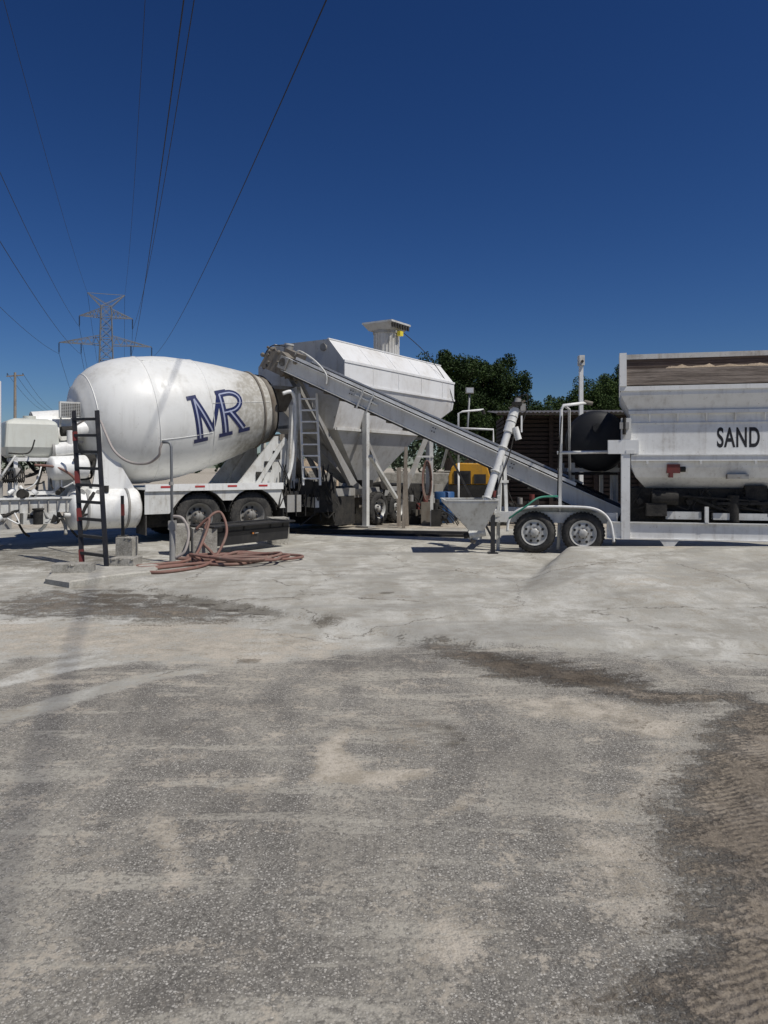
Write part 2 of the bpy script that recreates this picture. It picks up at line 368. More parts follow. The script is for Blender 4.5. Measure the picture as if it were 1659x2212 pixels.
    hgt=t.math('ADD',t.math('MULTIPLY',nm,.5),t.math('ADD',t.math('MULTIPLY',nf,.26),t.math('MULTIPLY',t.math('SUBTRACT',1.,vo.outputs['Distance']),.10)))
    tread=t.n('ShaderNodeTexWave',{'Vector':t.mapv(v,(1,1,1),(0,0,1.25)),'Scale':8.,'Distortion':4.,'Detail':4.,'Detail Scale':2.}).outputs['Fac']
    lane=t.step(t.noise(t.mapv(v,(1.6,.4,1),(0,0,.2)),1.3,3,.5),.50,.56)
    hgt=t.math('ADD',hgt,t.math('MULTIPLY',mm,t.math('ADD',t.math('MULTIPLY',t.noise(v,14,7,.7),1.5),t.math('MULTIPLY',t.math('MULTIPLY',tread,lane),.34))))
    t.bump(hgt,.85,.03)
    me.materials.append(t.m)
build_ground()
# ------------------------------------------------------------------ MIXER TRUCK
MT=frame(-4.03,16.2,0,35)
truck=thing('mixer_truck',MT@V((0,1.2,0)),'white concrete mixer truck with navy lettered drum backed under conveyor','truck')
A=V((math.cos(math.radians(7.4)),0,math.sin(math.radians(7.4)))); E1=V((0,-1,0)); E2=V((-A.z,0,A.x)); D0=V((-.96,1.2,2.66))
prof=[(-1.48,.0),(-1.47,.34),(-1.43,.58),(-1.38,.64),(-1.36,.76),(-1.32,.86),(-1.27,.90),(-1.20,1.02),(-1.10,1.11),(-.95,1.22),(-.75,1.31),(-.45,1.38),(-.2,1.41),(.0,1.42),(.012,1.412),(.4,1.41),(.7,1.385),(1.25,1.295),(1.26,1.287),(1.8,1.165),(2.3,1.03),(2.75,.90),(3.0,.80)]
def rad(w):
    for (a,r),(b,q) in zip(prof,prof[1:]):
        if a<=w<=b: return r+(q-r)*(w-a)/(b-a+1e-9)
    return .80
def DP(w,th,off=0):
    r=rad(w)+off; return D0+A*w+(E1*math.cos(th)+E2*math.sin(th))*r
dense=[]
for (a,r),(b,q) in zip(prof,prof[1:]):
    k=max(1,int((b-a)/.1))
    for i in range(k): dense.append((a+(b-a)*i/k,r+(q-r)*i/k))
dense.append(prof[-1])
d=B(MT)
d.ring(D0,A,dense,M_drum,96,True,False,gr=lambda h:max(0,min(1.15,(h-1.3)*.8))+max(0,min(.25,(-h-1.0)*.5)))
for w in (0.,1.25,-1.12): d.ring(D0+A*(w-.012),A,[(0,rad(w)-.01),(.004,rad(w)+.008),(.02,rad(w)+.008),(.024,rad(w)-.01)],M_drum,72,True,False)
for th0 in (-1.9,-.35,1.1):
    d.tube([DP(w,th0,.002) for w in np.arange(-.0,1.25,.1)],.007,M_drum,6)
    d.tube([DP(w,th0+.5,.002) for w in np.arange(1.25,2.9,.1)],.007,M_drum,6)
drum=d.obj('drum',truck,'white drum with dusty grey rear and navy letters')
def stroke(bb,pts,hw,off,mat):
    P=[]
    for (a,b),(c,e) in zip(pts,pts[1:]):
        k=max(2,int(math.hypot(c-a,e-b)/.04))
        P+=[(a+(c-a)*i/k,b+(e-b)*i/k) for i in range(k)]
    P.append(pts[-1]); vs=[];fs=[]
    for i,p in enumerate(P):
        q0=P[max(i-1,0)];q1=P[min(i+1,len(P)-1)]
        dx,dy=q1[0]-q0[0],q1[1]-q0[1];L=math.hypot(dx,dy) or 1; nx,ny=-dy/L*hw,dx/L*hw
        for sg in(-1,0,1):
            u=p[0]+nx*sg; vv=(p[1]+ny*sg)*.92
            w=.74+u*.90-vv*.09; vs.append(DP(w,(vv-.62+u*.10)/rad(w),off))
    for i in range(len(P)-1): fs+=[(3*i,3*i+1,3*i+4,3*i+3),(3*i+1,3*i+2,3*i+5,3*i+4)]
    bb.add(vs,fs,mat)
lt=B(MT)
arc=[(1.12+.34*math.sin(a),.77+.23*math.cos(a)) for a in np.linspace(0,math.pi,12)]
ST=[([(.18,.05),(.18,1.0)],.085),([(.18,1.0),(.52,.18)],.085),([(.52,.18),(.88,1.0)],.055),([(.90,1.0),(.90,.05)],.095),
    ([(.90,.995),(1.12,1.0)]+arc+[(.90,.54)],.075),([(1.08,.56),(1.44,.05)],.095),
    ([(.0,.0),(.38,.0)],.05),([(.0,1.04),(.26,1.04)],.05),([(.70,.0),(1.10,.0)],.05),([(1.28,.0),(1.64,.0)],.05),([(.80,1.05),(1.12,1.05)],.05)]
for i,(p,hw) in enumerate(ST): stroke(lt,p,hw,.006+i*.0006,M_navy)
for i,(p,hw) in enumerate(ST):
    if hw>.07: stroke(lt,p,hw*.24,.013+i*.0006,M_lav)
lt.obj('drum_lettering',drum,'bold navy interlocked serif letters M R painted on drum')
r=B(MT)
r.ring(D0+A*2.66,A,[(0,.90),(.0,.95),(.05,.95),(.05,.90)],M_dirtysteel,48,True,False)
r.ring(D0+A*2.92,A,[(-.02,.80),(0,.86),(.12,.84),(.14,.6)],M_dirtysteel,48,True,False)
r.ring(D0+A*3.08,A,[(0,.72),(.02,.76),(.05,.76),(.07,.5)],M_dark,48,True,False)
r.obj('drum_roller_ring',truck,'greasy roller ring around drum mouth')
c=B(MT)
for t_ in (.78,1.62): c.beam((-6.5,t_,.88),(3.0,t_,.88),.09,.26,M_white2)
for s_ in (-6,-4.6,-3.2,-2,-.6,.6,1.9,2.9): c.beam((s_,.78,.86),(s_,1.62,.86),.14,.16,M_white2)
c.beam((-.0,-.0,.52),(0,2.4,.52),.14,.14,M_dark); c.beam((1.25,.0,.52),(1.25,2.4,.52),.14,.14,M_dark)
c.box((-1.1,.45,.30),(2.4,1.9,.75),M_dark); c.box((-1.1,.5,.76),(2.4,2.0,1.12),M_dark)  # dark boxes added to stand in for the truck's underside shadow
c.beam((3.0,.1,.75),(3.0,2.3,.75),.12,.25,M_white2)
c.obj('chassis',truck)
f=B(MT)
def arch(cx,R=.63,n=10): return [(cx-R*math.cos(math.pi*i/n),.50+R*math.sin(math.pi*i/n)) for i in range(n+1)]
poly=[(-1.22,1.13),(-1.22,.62),(-.70,.62)]+[p for p in arch(0.) if p[1]>.7]+[p for p in arch(1.25) if p[1]>.7]+[(1.92,.66),(2.05,.66),(1.95,1.13)]
poly=[(a,min(b,1.10)) for a,b in poly]
f.prism(poly,(0,-.07,0),(1,0,0),(0,0,1),(0,.02,0),M_white2)
f.box((-1.22,-.09,1.13),(1.98,2.5,1.17),M_white)
f.box((-1.22,-.12,1.10),(1.98,-.09,1.25),M_white)
for i in range(4):
    a=-.9+i*.75; f.box((a,-.126,1.17),(a+.22,-.121,1.21),M_reflr)
for cx in(0,1.25):
    pts=[(cx-.6*math.cos(a),.52+.6*math.sin(a)) for a in np.linspace(.15,math.pi-.15,14)]
    for p,q in zip(pts,pts[1:]): f.beam((p[0],.28,p[1]),(q[0],.28,q[1]),.66,.012,M_dark)
f.box((-1.20,-.05,.18),(-1.17,.6,.62),M_rubber); f.box((2.0,-.05,.15),(2.02,.6,.66),M_rubber)
f.obj('rear_fender',truck,'white fender with red reflector strips over tandem wheels')
for s_ in (0,1.25):
    wheel(truck,MT,(s_,0,.52),.52,.27,(0,-1,0),.30,M_rimd,8,True)
    wheel(truck,MT,(s_,2.4,.52),.52,.27,(0,1,0),.30,M_rimd,8,True)
wheel(truck,MT,(-5.6,.05,.52),.52,.27,(0,-1,0),.30,M_rimd,8,True)
def captank(b,p,q,rr,mat,n=36):
    p=V(p);q=V(q);L=(q-p).length; k=rr*.38
    pr=[(0,0.)]+[(k-k*math.cos(a),rr*math.sin(a)) for a in np.linspace(.15,math.pi/2,8)]
    pr+= [(L-x,y) for x,y in reversed(pr)]
    b.ring(p,q-p,pr,mat,n,True,False)
w=B(MT); captank(w,(-2.70,.35,.75),(-1.18,.35,.75),.42,M_white)
for s_ in(-2.35,-1.55): w.ring((s_,.35,.75),(1,0,0),[(0,.42),(0,.435),(.05,.435),(.05,.42)],M_grayp,36,True,False)
w.cyl((-1.95,.1,1.10),(-1.95,.1,1.23),.05,M_dark)
w.obj('air_tank',truck,'white horizontal cylindrical tank with domed ends')
w=B(MT); captank(w,(-3.05,.2,1.58),(-2.25,.3,1.62),.24,M_white); captank(w,(-3.1,.95,2.25),(-2.65,.95,2.25),.34,M_white); w.obj('water_tank',truck)
p=B(MT)
p.prism([(-.55,0),(.55,0),(.25,1.3),(-.25,1.3)],(-2.75,1.2,1.0),(0,1,0),(0,0,1),(.12,0,0),M_white)
p.prism([(0,0),(.75,0),(.25,1.45),(0,1.45)],(-2.75,.75,1.0),(1,0,0),(0,0,1),(0,.05,0),M_white)
p.prism([(0,0),(.75,0),(.25,1.45),(0,1.45)],(-2.75,1.6,1.0),(1,0,0),(0,0,1),(0,.05,0),M_white)
p.cyl((-3.15,1.2,2.40),(-2.42,1.2,2.48),.36,M_white,n=28); p.cyl((-3.35,1.2,2.38),(-3.15,1.2,2.40),.24,M_grayp,n=20)
p.cyl((-3.5,1.15,2.36),(-3.35,1.15,2.38),.15,M_white2,n=16)
for i in range(10):
    a=i/10*6.283; p.cyl((-3.19,1.2+.31*math.cos(a),2.4+.31*math.sin(a)),(-3.13,1.2+.31*math.cos(a),2.4+.31*math.sin(a)),.025,M_dirtysteel,n=6)
p.prism([(0,0),(.9,0),(.35,.95),(.15,.95)],(-2.2,.25,1.1),(1,0,0),(0,0,1),(0,.06,0),M_white)
for z_ in(1.6,1.9,2.1): p.box((-2.78,.5,z_),(-2.3,.56,z_+.05),M_grayp)
p.cyl((-2.9,.35,1.95),(-2.55,.35,2.0),.14,M_white,n=18); p.cyl((-2.95,.35,1.95),(-2.9,.35,1.95),.16,M_grayp,n=18)
p.cyl((-2.6,.3,1.95),(-2.6,.3,2.35),.07,M_white,n=14); p.cyl((-2.35,.4,1.75),(-2.1,.4,1.78),.10,M_dark,n=14)
p.cyl((-2.5,.45,2.35),(-2.2,.5,2.42),.16,M_white,n=20); p.cyl((-2.75,.42,2.33),(-2.5,.45,2.35),.10,M_dark,n=16)
p.obj('drum_drive_pedestal',truck,'white gearbox pedestal supporting the drum nose')
p=B(MT)
p.box((-2.75,.55,2.62),(-2.28,.66,2.95),M_white2)
p.box((-2.72,.545,2.65),(-2.31,.549,2.92),M_dark)
for i in range(9): p.box((-2.72,.537,2.665+i*.03),(-2.31,.543,2.675+i*.03),M_alu)
for i in range(12): p.box((-2.715+i*.035,.53,2.65),(-2.707+i*.035,.536,2.92),M_alu)
for s_ in(-2.72,-2.31): p.beam((s_,.6,2.62),(s_,.8,2.1),.03,.03,M_white2)
p.obj('oil_cooler',truck,'white oil cooler with wire grille')
p=B(MT)
p.add([( -3.74,.35,1.80),(-2.86,.35,1.80),(-2.86,1.0,1.80),(-3.74,1.0,1.80),(-3.80,.25,2.0),(-2.80,.25,2.0),(-2.80,1.1,2.0),(-3.80,1.1,2.0),(-3.77,.28,2.5),(-2.84,.28,2.5),(-2.84,1.06,2.5),(-3.77,1.06,2.5),(-3.6,.4,2.57),(-3.0,.4,2.57),(-3.0,.95,2.57),(-3.6,.95,2.57)],
 [(3,2,1,0)]+[(a,b,b+4,a+4) for k in(0,4,8) for a,b in((k,k+1),(k+1,k+2),(k+2,k+3),(k+3,k))]+[(12,13,14,15)],M_plastic)
p.cyl((-3.3,.65,2.56),(-3.3,.65,2.63),.12,M_plastic,n=16)
p.obj('plastic_tank',truck,'milky plastic liquid tank on white steel frame',bevel=.05)
p=B(MT)
for s_ in(-3.6,-2.85):
    for t_ in(.3,1.0): p.beam((s_,t_,1.0),(s_,t_,1.8),.07,.07,M_white)
for z_ in(1.10,1.76):
    p.beam((-3.65,.3,z_),(-2.8,.3,z_),.07,.07,M_white); p.beam((-3.65,1.,z_),(-2.8,1.,z_),.07,.07,M_white)
for s_ in(-3.6,-2.85): p.beam((s_,.3,1.76),(s_,1.,1.76),.06,.06,M_white)
p.box((-5.6,.12,.72),(-2.55,.55,.98),M_white2); p.box((-3.5,.08,.50),(-2.9,.5,.718),M_white2); p.box((-5.6,.06,.985),(-2.6,.6,1.02),M_white)
p.box((-4.6,.1,.42),(-3.7,.5,.70),M_grayp); p.box((-5.2,.3,1.03),(-4.1,1.3,1.5),M_white2)
for i in range(8): p.beam((-3.9+i*.17,.10,.74),(-3.9+i*.17,.10,.96),.02,.03,M_grayp)
p.obj('tank_frame',truck)
p=B(MT)
p.cyl((-3.96,.25,1.03),(-3.96,.25,3.25),.10,M_white,n=20); p.cyl((-3.96,.25,1.0),(-3.96,.25,1.35),.13,M_grayp,n=20)
p.obj('exhaust_stack',truck)
p=B(MT)
rr=random.Random(5)
for i in range(48):
    s0=rr.uniform(-4.2,-2.0);t0=rr.uniform(.0,.9);z0=rr.uniform(.55,1.9)
    q=V((s0+rr.uniform(-.6,.6),t0+rr.uniform(-.2,.2),z0+rr.uniform(-.6,.3)))
    m=rr.choice([M_white2,M_white,M_dark,M_grayp,M_dark])
    p.tube(spline([(s0,t0,z0),((s0+q.x)/2+rr.uniform(-.15,.15),t0-.08,(z0+q.z)/2-rr.uniform(0,.2)),q],6),rr.choice([.014,.022,.034]),m,6)
for i in range(20):
    s0=-4.2+i*.11; z0=rr.choice([.6,.66,1.1,1.3,1.5]); p.cyl((s0,.08,z0),(s0+rr.uniform(.05,.18),.06+rr.uniform(0,.3),z0+rr.uniform(-.05,.08)),rr.uniform(.04,.10),rr.choice([M_white,M_white2,M_grayp,M_dark]),n=14)
for i in range(16): p.ring((-4.0+i*.035,.3,1.42),(1,0,0),[(0,.11),(.012,.125),(.024,.11)],M_hoseg if i<3 else M_dark,14,True,False)
p.cyl((-3.25,.0,.50),(-3.25,.0,.78),.09,M_dark,n=16); p.cyl((-3.25,.0,.78),(-3.25,.0,.81),.11,M_dark,n=16)
p.tube(spline([(-3.3,.1,1.65),(-2.9,.0,1.6),(-2.6,.0,1.4),(-2.5,.0,1.15)],8),.025,M_hose,8)
p.obj('hydraulic_lines',truck,'tangle of white and black hoses, valves and fittings')
q=B(MT)
for t_ in(.35,2.05):
    q.prism([(1.0,1.17),(2.3,1.17),(2.35,2.35),(2.0,2.35)],(0,t_,0),(1,0,0),(0,0,1),(0,.06,0),M_white2)
    q.beam((1.5,t_-.03,1.2),(2.25,t_-.03,2.3),.07,.10,M_white2)
    q.beam((2.45,t_,1.1),(2.60,t_,3.55),.10,.10,M_white2)
for k in range(3): q.box((1.5+k*.22,.31,1.3+k*.25),(1.68+k*.22,.345,1.5+k*.25),M_dark)
q.box((2.1,.3,2.25),(2.35,2.1,2.4),M_dirtysteel)
q.beam((2.6,.3,3.5),(2.6,2.1,3.5),.08,.08,M_white2); q.beam((2.55,.3,2.6),(2.55,2.1,2.6),.08,.08,M_white2)
q.tube(spline([(2.1,.15,3.35),(2.3,.1,3.4),(2.4,.12,3.2),(2.42,.15,2.7),(2.35,.15,1.8),(2.2,.1,1.3)],8),.045,M_white,10)
q.beam((2.25,.15,1.5),(2.35,.15,3.1),.12,.05,M_white2)
q.obj('rear_pedestal',truck,'white steel drum pedestal and rear braces')
q=B(MT)
a=[(2.0,.65,3.55),(2.75,.65,3.55),(2.75,1.75,3.55),(2.0,1.75,3.55)]; b_=[(2.25,.95,3.0),(2.6,.95,3.0),(2.6,1.45,3.0),(2.25,1.45,3.0)]
for i in range(4):
    j=(i+1)%4; q.add([a[i],a[j],b_[j],b_[i]],[(0,1,2,3)],M_dirtysteel)
for i in range(4): q.beam(a[i],a[(i+1)%4],.05,.08,M_grayp)
q.obj('charge_hopper',truck,'concrete crusted charge hopper')
q=B(MT)
for i in range(8):
    a0=math.pi*(i/8);a1=math.pi*((i+1)/8)
    q.add([(2.5+.0,1.2-.38*math.cos(a0),2.35-.38*math.sin(a0)),(2.5,1.2-.38*math.cos(a1),2.35-.38*math.sin(a1)),(3.3,1.2-.25*math.cos(a1),1.35-.25*math.sin(a1)),(3.3,1.2-.25*math.cos(a0),1.35-.25*math.sin(a0))],[(0,1,2,3)],M_dirtysteel,True)
q.beam((2.6,1.2,1.1),(3.0,1.2,1.4),.12,.12,M_dirtysteel); q.cyl((2.75,1.2,.95),(2.75,1.2,1.8),.09,M_dark)
q.obj('discharge_chute',truck)
q=B(MT)
for dx_ in(.0,.40): q.beam((2.56+dx_*.82,-.02-dx_*.57,1.18),(2.46+dx_*.82,-.02-dx_*.57,3.36),.045,.045,M_white)
for i in range(8): 
    z_=1.34+i*.27; o_=-.1*(z_-1.18)/2.2
    q.beam((2.56+o_,-.02,z_),(2.56+.40*.82+o_,-.02-.40*.57,z_),.10,.035,M_white)
q.obj('ladder',truck,'white rear access ladder with flat steps')
q=B(MT)
for i in range(34):
    s0=rr.uniform(2.0,3.6);t0=rr.uniform(-.05,.7);z0=rr.uniform(1.0,1.7)
    q.tube(spline([(s0,t0,z0),(s0+rr.uniform(-.2,.2),t0-.1,z0-rr.uniform(.3,.7)),(s0+rr.uniform(-.3,.4),t0,z0+rr.uniform(-.3,.1))],6),.014,M_dark,6)
q.box((2.1,-.02,.55),(2.5,.1,.95),M_grayp); q.box((2.55,.1,.95),(2.9,.2,1.3),M_dark); q.box((3.0,.2,.5),(3.6,.9,1.25),M_dark)
for i in range(4): q.beam((2.1+i*.25,-.05,.45),(2.1+i*.25,-.05,1.05),.02,.02,M_dark)
q.obj('control_box_and_hoses',truck)
# ------------------------------------------------------------------ SILO
ang=math.degrees(math.atan2(.84,.54)); MS=frame(-2.14,19.46,0,ang)
silo=thing('cement_silo',MS@V((3,0,0)),'white octagonal portable cement silo with hopper bottom on legs','silo')
s=B(MS)
sec=[(-.85,4.9),(.95,4.9),(1.55,4.35),(1.55,3.75),(1.05,2.60),(-1.0,2.60),(-1.36,3.75),(-1.36,4.3)]
xs=[0,1.3,2.6,3.9,4.4,5.2,6.0]; vs=[]
for x in xs:
    for (y,z) in sec:
        if x>4.4 and z<3: f_=(x-4.4)/1.6; y*=1+.30*f_; z+=.85*f_
        vs.append((x,y,z))
fs=[]
for j in range(len(xs)-1):
    for i in range(8):
        k=(i+1)%8; fs.append((j*8+k,j*8+i,(j+1)*8+i,(j+1)*8+k))
m=(len(xs)-1)*8; fs.append(tuple(range(m,m+8))[::-1])
gg=[]
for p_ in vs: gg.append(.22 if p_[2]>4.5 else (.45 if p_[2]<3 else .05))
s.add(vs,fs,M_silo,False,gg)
s.add(vs[:8],[tuple(range(8))],M_silod)  # end face gets the darker paint, putting its shade into colour
for x in (1.3,2.6,3.9,5.2):
    for (y0,z0),(y1,z1) in zip(sec,sec[1:4]): s.beam((x,y0*1.0,z0+.004),(x,y1,z1+.004),.02,.012,M_silo)
    s.beam((x,-.85,4.905),(x,-1.364,4.3),.02,.012,M_silo); s.beam((x,-1.364,4.3),(x,-1.364,3.75),.02,.012,M_silo,up=(1,0,0))
s.beam((-.02,.95,4.91),(6.02,.95,4.91),.05,.03,M_silo); s.beam((-.02,-.85,4.91),(6.02,-.85,4.91),.05,.03,M_silo)
s.beam((-.02,-1.365,4.3),(6.02,-1.365,4.3),.03,.06,M_silo); s.beam((-.02,-1.365,3.75),(6.02,-1.365,3.75),.03,.06,M_silo)
s.cyl((-.0,-.7,4.7),(-.04,-.7,4.7),.10,M_grayp,n=12)
s.obj('silo_body',silo,'white octagonal steel body with end face painted darker and dirtier for shade')
s=B(MS)
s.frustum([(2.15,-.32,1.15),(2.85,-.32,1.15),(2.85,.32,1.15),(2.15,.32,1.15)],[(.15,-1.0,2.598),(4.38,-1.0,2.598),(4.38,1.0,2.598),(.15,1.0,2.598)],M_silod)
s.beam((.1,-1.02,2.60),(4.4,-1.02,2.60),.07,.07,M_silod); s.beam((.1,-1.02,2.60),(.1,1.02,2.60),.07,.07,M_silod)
s.cyl((2.5,0,.85),(2.5,0,1.2),.2,M_grayp); s.cyl((2.5,0,1.02),(2.5,0,1.08),.3,M_grayp)
s.cyl((2.5,-.3,1.0),(2.5,-.9,1.1),.12,M_dark); s.box((1.8,-.7,.95),(2.3,-.3,1.25),M_dark)
s.obj('silo_hopper',silo,'inverted pyramid discharge hopper stained with dust')
s=B(MS)
for x in(1.25,4.7):
    for y in(-1.16,1.16):
        s.beam((x,y,0),(x,y,3.2),.14,.14,M_white2); s.box((x-.2,y-.2,0),(x+.2,y+.2,.04),M_grayp)
    s.beam((x,-1.12,.95),(x,1.12,.95),.12,.16,M_grayp); s.beam((x,-1.12,2.5),(x,1.12,2.5),.08,.08,M_white2)
for y in(-1.12,1.12):
    s.beam((-.9,y*.7,.92),(6.2,y*.7,.92),.14,.26,M_grayp); s.beam((1.25,y,2.4),(2.4,y,1.0),.11,.11,M_grayp); s.beam((4.7,y,2.6),(3.4,y,1.0),.11,.11,M_grayp)
s.beam((-.3,.9,3.6),(1.5,-.9,.9),.20,.16,M_grayp)
s.obj('silo_legs',silo,'heavy dusty steel legs and diagonal braces')
s=B(MS); s.box((-.7,-.4,.35),(.3,.9,1.2),M_dark); s.cyl((-.3,-.5,.7),(.4,-.6,.7),.2,M_grayp,n=20); s.box((.2,-.9,.1),(1.1,.6,.85),M_dark); s.obj('blower_shade_boxes',silo,'blower with dark boxes standing in for shade beneath the silo')  # boxes kept big and dark to stand in for underside shade
s=B(MS); s.box((3.4,-.9,.1),(5.2,.5,1.1),M_dark); s.box((3.5,-.92,.3),(3.9,-.902,.7),M_grayp); s.obj('cabinet_shade_box',silo,'dark cabinet box deepening the shade beneath the silo')  # dark cabinet box, sized to deepen the shade under the silo
s=B(MS); s.box((1.3,-.5,.3),(3.3,.9,.9),M_dark); s.box((1.6,-.7,.5),(2.2,-.5,.85),M_dirtysteel); s.obj('axle_shade_box',silo,'dark box added as shade around the axles beneath the silo')  # dark box added as underside shade around the axles
rr=random.Random(31)
for i in range(14):
    s=B(MS); x=rr.uniform(-.8,4.5); s.tube(spline([(x,-.9,rr.uniform(.5,1.1)),(x+rr.uniform(-.4,.4),-1.05,rr.uniform(.2,.6)),(x+rr.uniform(-.8,.8),-1.0,rr.uniform(.1,1.1))],6),rr.choice([.018,.03]),M_dark,6); s.obj('air_hose',silo)
for x in(2.05,3.05): wheel(silo,MS,(x,-1.1,.46),.46,.24,(0,-1,0),.27,M_alu,8,True)
s=B(MS); cc=V((4.1,0,0))
s.cyl(cc+V((0,0,4.9)),cc+V((0,0,5.85)),.38,M_silod,n=32)
for i in range(24):
    a=i/24*6.283; s.beam(cc+V((.385*math.cos(a),.385*math.sin(a),4.95)),cc+V((.385*math.cos(a),.385*math.sin(a),5.75)),.03,.02,M_silod)
s.cyl(cc+V((0,0,5.72)),cc+V((0,0,5.80)),.42,M_grayp,n=32)
s.obj('dust_filter',silo,'fluted dust filter cylinder on silo roof')
s=B(MS)
s.frustum([cc+V((-.4,-.4,5.80)),cc+V((.4,-.4,5.80)),cc+V((.4,.4,5.80)),cc+V((-.4,.4,5.80))],[cc+V((-.55,-.52,5.98)),cc+V((.55,-.52,5.98)),cc+V((.55,.52,5.98)),cc+V((-.55,.52,5.98))],M_grayp)
s.box(cc+V((-.56,-.54,5.985)),cc+V((.56,.54,6.04)),M_white2)
for i in range(7): s.box(cc+V((-.5+i*.15,-.535,5.83)),cc+V((-.42+i*.15,-.5,5.98)),M_dark)
s.box(cc+V((-.1,-.56,5.62)),cc+V((.08,-.45,5.76)),M_labely)
s.obj('filter_cap',silo)
s=B(MS); s.tube(spline([cc+V((0,-.5,5.8)),V((4.9,-.9,5.2)),V((5.6,-1.3,4.3)),V((5.9,-1.42,3.6))],8),.012,M_dark,6); s.obj('air_line',silo)
# ------------------------------------------------------------------ BELT CONVEYOR
Pa=V((-2.20,18.0,4.14)); Pb=V((4.75,14.75,.70)); dd=(Pb-Pa).normalized(); L=(Pb-Pa).length
side=dd.cross(V((0,0,1))).normalized()
if side.y>0: side=-side
upv=side.cross(dd); 
if upv.z<0: upv=-upv
MC=Matrix((( dd.x,side.x,upv.x,Pa.x),(dd.y,side.y,upv.y,Pa.y),(dd.z,side.z,upv.z,Pa.z),(0,0,0,1)))
conv=thing('belt_conveyor',V((0.8,16.4,0)),'long inclined grey-white belt conveyor rising over mixer truck','conveyor')
c=B(MC)
for y,o in((.36,1),(-.36,-1)):
    c.box((0,y-.01,-.22),(L,y+.01,.09),M_conv)
    c.box((0,min(y,y+o*.07),-.235),(L,max(y,y+o*.07),-.222),M_conv); c.box((0,min(y,y+o*.07),.092),(L,max(y,y+o*.07),.105),M_white)
    c.box((.25,y-.006,.135),(L-1.0,y+.006,.20),M_white)
    c.box((.25,y-.03*o-.004,.10),(L-.4,y-.03*o+.004,.16),M_dark)
for i in range(9): c.beam((.5+i*.85,-.35,-.13),(.5+i*.85,.35,-.13),.06,.06,M_conv)
for x in(1.9,2.45,4.1,6.0): 
    c.box((x,.371,-.10),(x+.14,.385,.06),M_conv)
    for z_ in(-.06,.02): c.cyl((x+.04,.385,z_),(x+.04,.40,z_),.014,M_dark,n=6); c.cyl((x+.10,.385,z_),(x+.10,.40,z_),.014,M_dark,n=6)
c.box((2.25,.43,-.30),(2.28,.46,.20),M_white2); c.box((2.52,.43,-.34),(2.55,.46,.18),M_white2); c.box((2.1,.38,-.05),(2.7,.43,-.02),M_white2)
c.obj('conveyor_frame',conv,'smooth grey-white channel side frames with pale skirt boards')
c=B(MC)
c.box((.05,-.30,.10),(L-.05,.30,.115),M_rubber); c.box((.05,-.33,-.275),(L-.05,.40,-.240),M_rubber)
c.cyl((.05,-.33,-.06),(.05,.33,-.06),.175,M_rubber,n=20); c.cyl((L-.05,-.33,-.06),(L-.05,.33,-.06),.175,M_rubber,n=20)
c.obj('rubber_belt',conv)
c=B(MC)
for i in range(18): c.cyl((.4+i*.44,-.33,-.30),(.4+i*.44,.33,-.30),.025,M_dirtysteel,n=10)
c.obj('return_rollers',conv)
c=B(MC)
c.prism([(-.62,-.36),(.10,-.36),(.10,.10),(-.18,.18),(-.55,.04)],(0,-.42,0),(1,0,0),(0,0,1),(0,.82,0),M_dirtysteel)
c.cyl((-.30,-.1,.10),(-.36,-.1,.34),.11,M_grayp,n=20); c.cyl((-.36,-.1,.34),(-.37,-.1,.38),.12,M_white2,n=20); c.cyl((-.6,.0,.0),(-.66,.1,.12),.09,M_dirtysteel,n=16)
c.box((-.3,-.3,.08),(.1,.1,.26),M_dirtysteel); c.cyl((.0,.36,-.04),(.0,.47,-.04),.10,M_dirtysteel,n=16); c.box((-.1,.42,-.2),(.12,.47,.1),M_grayp)
c.tube(spline([(.1,.2,.2),(.3,.42,.36),(.8,.43,.30),(1.2,.42,.12),(1.3,.42,-.10)],6),.022,M_white2,8)
c.tube(spline([(-.35,-.1,.3),(-.6,.2,.2),(-.65,.3,-.1),(-.4,.42,-.3)],8),.014,M_dark,6)
rr=random.Random(9)
for i in range(150):
    x=rr.uniform(-.65,.38);y=rr.uniform(-.4,.44);z=rr.uniform(-.40,.14); e_=rr.uniform(.02,.06)
    c.ring((x,y,z),(rr.random(),rr.random(),1),[(-e_,e_*.3),(-e_*.3,e_),(e_*.4,e_*.9),(e_,e_*.3)],M_dirtysteel,7,True)
c.obj('head_drive',conv,'dirt-caked head pulley housing and gearmotor')
for p_,q_,w_,m_ in ((W(625,800,18.4),W(762,1046,19.6),.20,M_grayp),(W(640,805,17.9),W(758,1048,19.2),.07,M_grayp),
    (W(968,965,16.2),W(955,1010,16.5),.05,M_white2),(W(800,985,17.5),W(856,1075,19.2),.09,M_white2),(W(965,970,16.3),V((2.4,16.2,0)),.06,M_dirtysteel)):
    c=B(); c.beam(p_,q_,w_,w_*.8,m_); c.obj('support_strut',conv)
# ------------------------------------------------------------------ BATCHING TRAILER
MB_=frame(2.81,13.84,0,-13)
bt=thing('batching_trailer',MB_@V((2.8,1,0)),'white aggregate batching trailer with timber-topped bin lettered SAND','trailer')
b=B(MB_)
x0,x1=1.68,6.2; SK=.16
def loop(z,o,e): return [(x0-e,o,z),(x1,o,z),(x1,2.1-o,z),(x0-e+SK,2.1-o,z)]
levels=[(3.02,-.12,.14),(2.90,-.12,.14),(2.60,.04,-.03),(1.80,.04,-.03),(1.60,.07,-.06),(1.42,.18,-.14),(1.30,.34,-.26),(1.22,.46,-.34)]
Ls=[loop(*l) for l in levels]
for a_,c_ in zip(Ls,Ls[1:]):
    b.add(a_+c_,[(0,4,5,1),(3,7,4,0),(2,6,7,3),(1,5,6,2)],M_white)
b.add(Ls[-1],[(0,3,2,1)],M_white2)
b.box((x0-.17,-.15,2.98),(x1,-.121,3.06),M_white)
